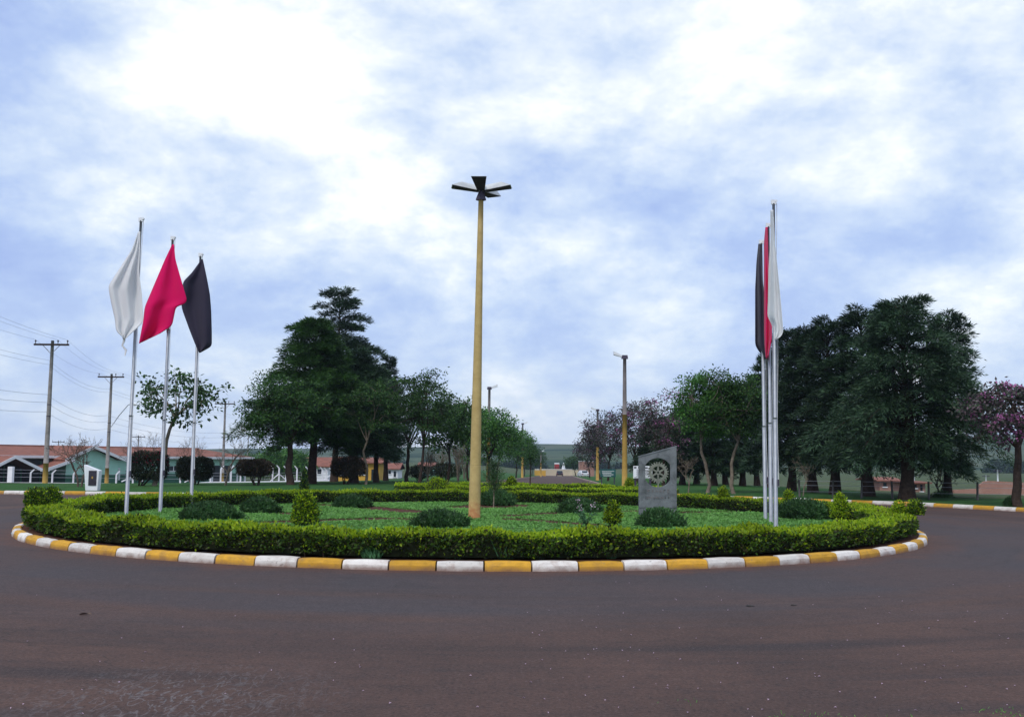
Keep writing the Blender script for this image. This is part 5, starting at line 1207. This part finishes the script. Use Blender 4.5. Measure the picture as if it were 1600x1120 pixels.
for i, (px, Y, top, hw) in enumerate(((425, 132, 706, 30), (458, 140, 704, 28), (398, 150, 712, 16))):
    broadleaf(['round green tree behind the white posts right of the green building', 'green tree behind the posts, right of the round one', 'low green tree at the right end of the green building'][i], px, Y, top, hw, 260+i, mat='leaf_bright', clusters=90, per=70, crown=.18, leaf=(.32, .19), rc=.75, trunk=.12)

# ------------------------------------------------------------------ the far end of the avenue
def far_end():
    Y = 300.0; k = mpp(Y); g = lambda px: gf(P(px, 740, Y).x, Y)
    def wall_piece(name, label, px0, px1, py0, py1, Y, mat, cat, T=.3, coping=True):
        a, b = P(px0, py1, Y), P(px1, py0, Y); t = thing(name, label, cat, ((a.x+b.x)/2, Y, a.z)); W, H = b.x-a.x, b.z-a.z
        mb = MB(); mb.box((0, 0, H/2-.5), (W, T, H+1.0)); mb.build('wall', mat, t)
        if coping:
            mb = MB(); mb.box((0, 0, H+.05), (W+.1, T+.12, .10)); mb.build('coping', M['trim_white'], t)
        n = max(2, int(W/3))
        for i in range(n+1):
            mb = MB(); mb.box((-W/2+W*i/n, -T/2-.06, H/2-.4), (.25, .12, H+.8)); mb.build('pier', mat, t)
        return t
    wall_piece('boundary_wall', 'long beige boundary wall closing the far end of the avenue', 836, 904, 733.5, 742, 300, M['beige_wall'], 'wall')
    # red tower with a white cap, white pyramid
    a, b = P(866.5, 736, 330), P(873.5, 723, 330); t = thing('red_tower', 'small red tower with a white cap beyond the beige wall', 'tower', ((a.x+b.x)/2, 330, a.z-2)); W, H = b.x-a.x, b.z-a.z+2
    mb = MB(); mb.box((0, 0, H*.46), (W, W, H*.92)); mb.build('shaft', M['red_paint'], t); mb = MB(); mb.box((0, 0, H*.96), (W*1.1, W*1.1, H*.09)); mb.build('cap', M['trim_white'], t)
    for s in (-1, 1):
        mb = MB(); mb.box((s*W*.25, -W/2-.03, H*.62), (W*.18, .08, H*.3)); mb.build('panel', M['car_dark'], t)
    p = P(880.5, 736, 320); H = (736-723)*mpp(320)+1.5; r = 4.0*mpp(320); t = thing('obelisk', 'white pointed obelisk beyond the beige wall', 'obelisk', (p.x, 320, p.z-1.5))
    mb = MB(); mb.tube([(0, 0, 0), (0, 0, .5)], [r*1.5, r*1.45], 4, smooth=False); mb.build('plinth', M['white_paint'], t); mb = MB(); mb.tube([(0, 0, .5), (0, 0, H)], [r*1.3, .12], 4, smooth=False); mb.build('shaft', M['white_paint'], t)
    wall_piece('brick_building', 'low red brick building right of the avenue far end', 905, 926, 721, 742, 240, M['brick'], 'building', T=6)
    def car(label, px, py, Y, rz, mat, name='parked_car'):
        loc = P(px, py, Y); loc.z = gf(loc.x, Y)+.0; t = thing(name, label, 'car', loc, rz)
        prof = [(-2.0, .35), (-2.05, .75), (-1.5, .90), (-1.05, 1.38), (.55, 1.42), (1.15, .95), (1.95, .82), (2.05, .4), (2.0, .25), (-1.95, .25)]
        V = [(x, y*(1 if z < 1 else .85), z) for y in (-.82, .82) for x, z in prof]; n = len(prof); mb = MB(); mb.add(V, [tuple(range(n)), tuple(range(n, 2*n))[::-1]]+[(i, i+n, (i+1) % n+n, (i+1) % n) for i in range(n)]); body = mb.build('body', mat, t)
        mb = MB(); mb.add([(-1.50, -.62, .97), (-1.50, .62, .97), (-1.16, .55, 1.33), (-1.16, -.55, 1.33)], [(0, 3, 2, 1)]); mb.V[-1][:, 0] -= .06; mb.build('rear_window', M['dark_glass'], body)
        for x in (-1.3, 1.3):
            for y in (-.78, .78):
                w_ = MB(); w_.tube([(x, y-.1, .31), (x, y+.1, .31)], .31, 14); ty = w_.build('wheel', M['rubber'], t); w_ = MB(); s = 1 if y > 0 else -1; w_.tube([(x, y+s*.10, .31), (x, y+s*.115, .31)], .18, 10); w_.build('rim', M['lamp_grey'], ty)
        for y in (-.62, .62):
            w_ = MB(); w_.box((-2.06, y, .68), (.06, .26, .14)); w_.build('tail_light', M['red_lens'], t)
    car('dark car seen from behind in the middle of the avenue far end', 874.5, 741, 270, R_(90)-AV, M['car_dark'], 'moving_car')
    car('white car parked at the right end of the beige wall', 911, 742, 225, R_(100), M['car_white'])
    p = spot(844, 215, .1); 
    wall_piece('boundary_wall', 'low ochre wall at the left of the avenue far end', 836, 852, 735, 742, 260, M['yellow_wall'], 'wall', coping=False)
far_end()

# ------------------------------------------------------------------ boards beside the avenue
def board(name, label, px0, px1, py0, py1, Y, face, rows, ink, posts_px, base_py, frame=None):
    a, b = P(px0, py1, Y), P(px1, py0, Y); W, H = b.x-a.x, b.z-a.z; gx = (a.x+b.x)/2; z0 = gf(gx, Y)+.1; t = thing(name, label, 'sign', (gx, Y, z0))
    zc = (a.z+b.z)/2-z0; mb = MB(); mb.box((0, 0, zc), (W, .05, H), bev=.004); pn = mb.build('panel', face, t)
    for px in posts_px:
        x = P(px, py1, Y).x-gx; mb = MB(); mb.box((x, .06, (zc+H*.4)/2-.15), (.07, .06, zc+H*.4+.3)); mb.build('post', M['lamp_dark'], t)
    mk = MB()
    for fx, fz, fw, fh in rows: mk.box((W*(fx-.5), -.029, zc+H*(.5-fz)), (W*fw, .008, H*fh))
    tag(mk.build('printed_marks', ink, pn), kind='stuff')
rows = [(.10, .13, .13, .11), (.30, .13, .10, .13), (.62, .14, .28, .10), (.88, .14, .10, .10)]+[(.33, .30+.085*i, .34-.06*(i % 2), .025) for i in range(7)]+[(.76, .34+.085*i, .30-.05*(i % 3), .03) for i in range(6)]+[(.5, .93, .9, .03)]
board('notice_board', 'white notice board with dark marks, behind the cog wheel slab', 989.5, 1019, 728, 747, 44.0, M['white_paint'], rows, M['ink'], (993, 1016), 762)
board('direction_sign', 'dark green sign with pale lines beside the near avenue lamp', 938, 962, 733, 745, 66.0, M['teal_sign'], [(.5, .25, .8, .05), (.42, .45, .6, .09), (.5, .68, .7, .07), (.45, .86, .5, .05)], M['lamp_grey'], (940, 960), 760)

# ------------------------------------------------------------------ brick walls beyond the pasture
def brick_wall(label, pl, Y, T=.25, name='brick_wall'):
    x0 = P(pl[0][0], pl[0][2], Y); t = thing(name, label, 'wall', (x0.x, Y, x0.z)); pts = []
    for px, yt, yb in pl:
        a, b = P(px, yt, Y), P(px, yb, Y); pts.append((a.x-x0.x, a.z-x0.z, b.z-x0.z-.6))
    for i, ((xa, ta, ba), (xb, tb_, bb)) in enumerate(zip(pts[:-1], pts[1:])):
        mb = MB(); e = .004*(i % 2); mb.add([(xa, -T/2-e, ba), (xb, -T/2-e, bb), (xb, -T/2-e, tb_), (xa, -T/2-e, ta), (xa, T/2+e, ba), (xb, T/2+e, bb), (xb, T/2+e, tb_), (xa, T/2+e, ta)], [(0, 1, 2, 3), (7, 6, 5, 4), (3, 2, 6, 7), (0, 3, 7, 4), (1, 5, 6, 2)]); mb.build('wall_bay', M['brick'], t)
brick_wall('long red brick wall with a raised rounded end at far right', [(1530, 757, 776), (1537, 752, 776), (1545, 751, 776), (1568, 752, 776), (1590, 753.5, 775), (1640, 754, 775)], 84)
brick_wall('low red brick wall before the pasture, left of the rounded one', [(1489, 765, 774), (1512, 764, 774), (1533, 763, 774)], 80)
house('brick_house', 'low orange brick house seen left of the thick conifer trunk', 1426, 1446, 92, 768, 753, 751, M['brick'], M['roof_tile'], depth=5, wins=((1429, 1432, 757, 762, 'window'), (1438, 1441, 757, 767, 'door')))
house('brick_house', 'pink brick house half hidden behind the big conifer trunks', 1375, 1405, 110, 766, 750, 745, M['brick'], M['roof_tile'], depth=6, wins=((1380, 1385, 754, 760, 'window'), (1393, 1398, 754, 760, 'window')))
def far_post(label, px, Y, top, base):
    p = P(px, base, Y); H = P(px, top, Y).z-p.z; t = thing('utility_post', label, 'post', p, 0, 'white posts beyond the brick wall')
    mb = MB(); mb.tube([(0, 0, -.4), (0, 0, H)], [.10, .07], 8); mb.build('pole', M['white_paint'], t); mb = MB(); mb.box((0, 0, H-.15), (.9, .08, .08)); mb.build('crossarm', M['lamp_dark'], t)
far_post('white post rising behind the long brick wall', 1559.5, 110, 733, 760); far_post('short white post left of the rounded brick wall end', 1541, 130, 742, 760); far_post('white post beside the thick conifer trunk', 1428.5, 100, 740, 762)

# ------------------------------------------------------------------ litter on the asphalt
def petals():
    rng = np.random.RandomState(9); mb = MB(); n = 170
    px = np.where(rng.rand(n) < .72, rng.uniform(820, 1640, n), rng.uniform(0, 1000, n)); py = 905+230*rng.rand(n)**.8
    for i in range(n):
        g = G(px[i], py[i], .006)
        if math.hypot(g.x-CX, g.y-CY) < RK+.1: continue
        a = rng.rand()*6.28; s = rng.uniform(.006, .014); c, d = math.cos(a)*s, math.sin(a)*s
        mb.add([(g.x-c, g.y-d, .006), (g.x+d*.6, g.y-c*.6, .012), (g.x+c, g.y+d, .008), (g.x-d*.6, g.y+c*.6, .014)], [(0, 1, 2, 3)])
    mb.build('fallen_petals', M['petal'], label='tiny pale pink petals scattered over the asphalt', cat='petals', kind='stuff')
petals()
def pebble(name, label, px, py, s, mat, seed, cat, flat=.5):
    g = G(px, py, .0); rng = np.random.RandomState(seed); n = 9; a = np.arange(n)*2*math.pi/n; pts = np.zeros((n, 4, 3))
    for h, (r, z) in enumerate(((.8, 0), (1, .35), (.75, .8), (.15, 1))): rr = r*s*(1+.2*rng.randn(n)); pts[:, h] = np.stack([rr*np.cos(a)*1.3, rr*np.sin(a), z*s*flat+0*a], 1)
    mb = MB(); mb.grid(pts, 0, True, closed_u=True); o = mb.build(name, mat); o.location = (g.x, g.y, .001); tag(o, label, cat)
pebble('pebble', 'dark pebble on the asphalt below the right hand flagpoles', 1172, 947, .035, M['stone'], 1, 'stone')
pebble('pebble', 'smaller dark pebble right of the other on the asphalt', 1240, 945.5, .028, M['stone'], 2, 'stone')
pebble('litter', 'crumpled pale blue wrapper at the left end of the painted kerb', 27, 835.5, .09, M['plastic_blue'], 3, 'litter', flat=.9)
def dead_leaf():
    g = G(124, 961, 0); t = MB(); V = []
    for i in range(7):
        s = i/6; w_ = .02*math.sin(math.pi*min(1, s+.05))
        V += [(s*.11, -w_, .012+.015*math.sin(s*4)), (s*.11, 0, .003+.008*s), (s*.11, w_, .018*s+.006)]
    F = [(3*i+j, 3*i+j+1, 3*i+j+4, 3*i+j+3) for i in range(6) for j in range(2)]
    t.add(V, F, 0, True); o = t.build('dead_leaf', M['twig']); o.location = (g.x, g.y, .002); o.rotation_euler = (0, 0, .3); tag(o, 'curled dark dead leaf lying on the asphalt at left', 'leaf')
dead_leaf()
def weeds():
    rng = np.random.RandomState(12); mb = MB()
    for px, py, n in ((1255, 1121, 30), (1300, 1123, 22), (1560, 1114, 26), (1595, 1118, 30), (1063, 1095, 10), (1390, 1122, 16)):
        g = G(px, py, 0); C = np.stack([g.x+rng.randn(n)*.10, g.y+rng.randn(n)*.07, 0*rng.rand(n)+.002], 1); mb.leaves(C, unit(np.stack([rng.randn(n), rng.randn(n), .5+rng.rand(n)], 1)), rng.randn(n, 3), rng.uniform(.012, .03, n), .006)
    mb.build('weeds', M['leaf_cover'], label='sparse short weeds pushing through the asphalt edge', cat='weeds', kind='stuff')
weeds()

# ------------------------------------------------------------------ woods on the far slope, and the air between
def far_wood(label, px0, px1, Y, py_top, seed, n=14000, name='far_wood'):
    rng = np.random.RandomState(seed); mb = MB(); a, b = P(px0, 720, Y).x, P(px1, 720, Y).x
    k = int((b-a)/7)+2
    cxs = np.linspace(a, b, k)+rng.randn(k)*2; hs = (P((px0+px1)/2, py_top, Y).z+6.0)*rng.uniform(.65, 1.08, k); wd = rng.uniform(4, 8, k); dy = rng.uniform(0, 30, k)
    i = rng.randint(0, k, n); v = rng.randn(n, 3); v = unit(v)*rng.uniform(.6, 1, (n, 1)); v[:, 2] = np.abs(v[:, 2])
    C = np.stack([cxs[i]+v[:, 0]*wd[i], Y+dy[i]+v[:, 1]*wd[i], -7+v[:, 2]*hs[i]], 1)
    mb.leaves(C, unit(v+rng.randn(n, 3)*.7), unit(v+rng.randn(n, 3)*.7), rng.uniform(1.0, 2.2, n), rng.uniform(.7, 1.3, n)); mb.build(name, M['leaf_far'], label=label, cat='wood', kind='stuff')
far_wood('dark wood on the slope beyond the end of the avenue', 740, 1010, 470, 716, 1, n=16000)
far_wood('dim distant wood on the horizon behind the left grove', 360, 740, 520, 713, 2, n=16000)
far_wood('dark wood on the hillside behind the brick wall', 1556, 1640, 420, 708, 3, n=5000)
def haze():
    mb = MB(); mb.box((100, 600, 27), (3500, 1440, 76)); o = mb.build('haze', None, kind='stuff', label='thin blue morning haze over the whole place', cat='haze')
    m = bpy.data.materials.new('haze'); m.use_nodes = True; t = NT(m.node_tree); t.n.clear()
    out = t.new('ShaderNodeOutputMaterial'); pv = t.new('ShaderNodeVolumePrincipled'); pv.inputs['Color'].default_value = (.62, .76, 1.0, 1); pv.inputs['Density'].default_value = HAZE; pv.inputs['Anisotropy'].default_value = .2
    t.l.new(pv.outputs[0], out.inputs['Volume']); o.data.materials.clear(); o.data.materials.append(m)
HAZE = .0002
haze()
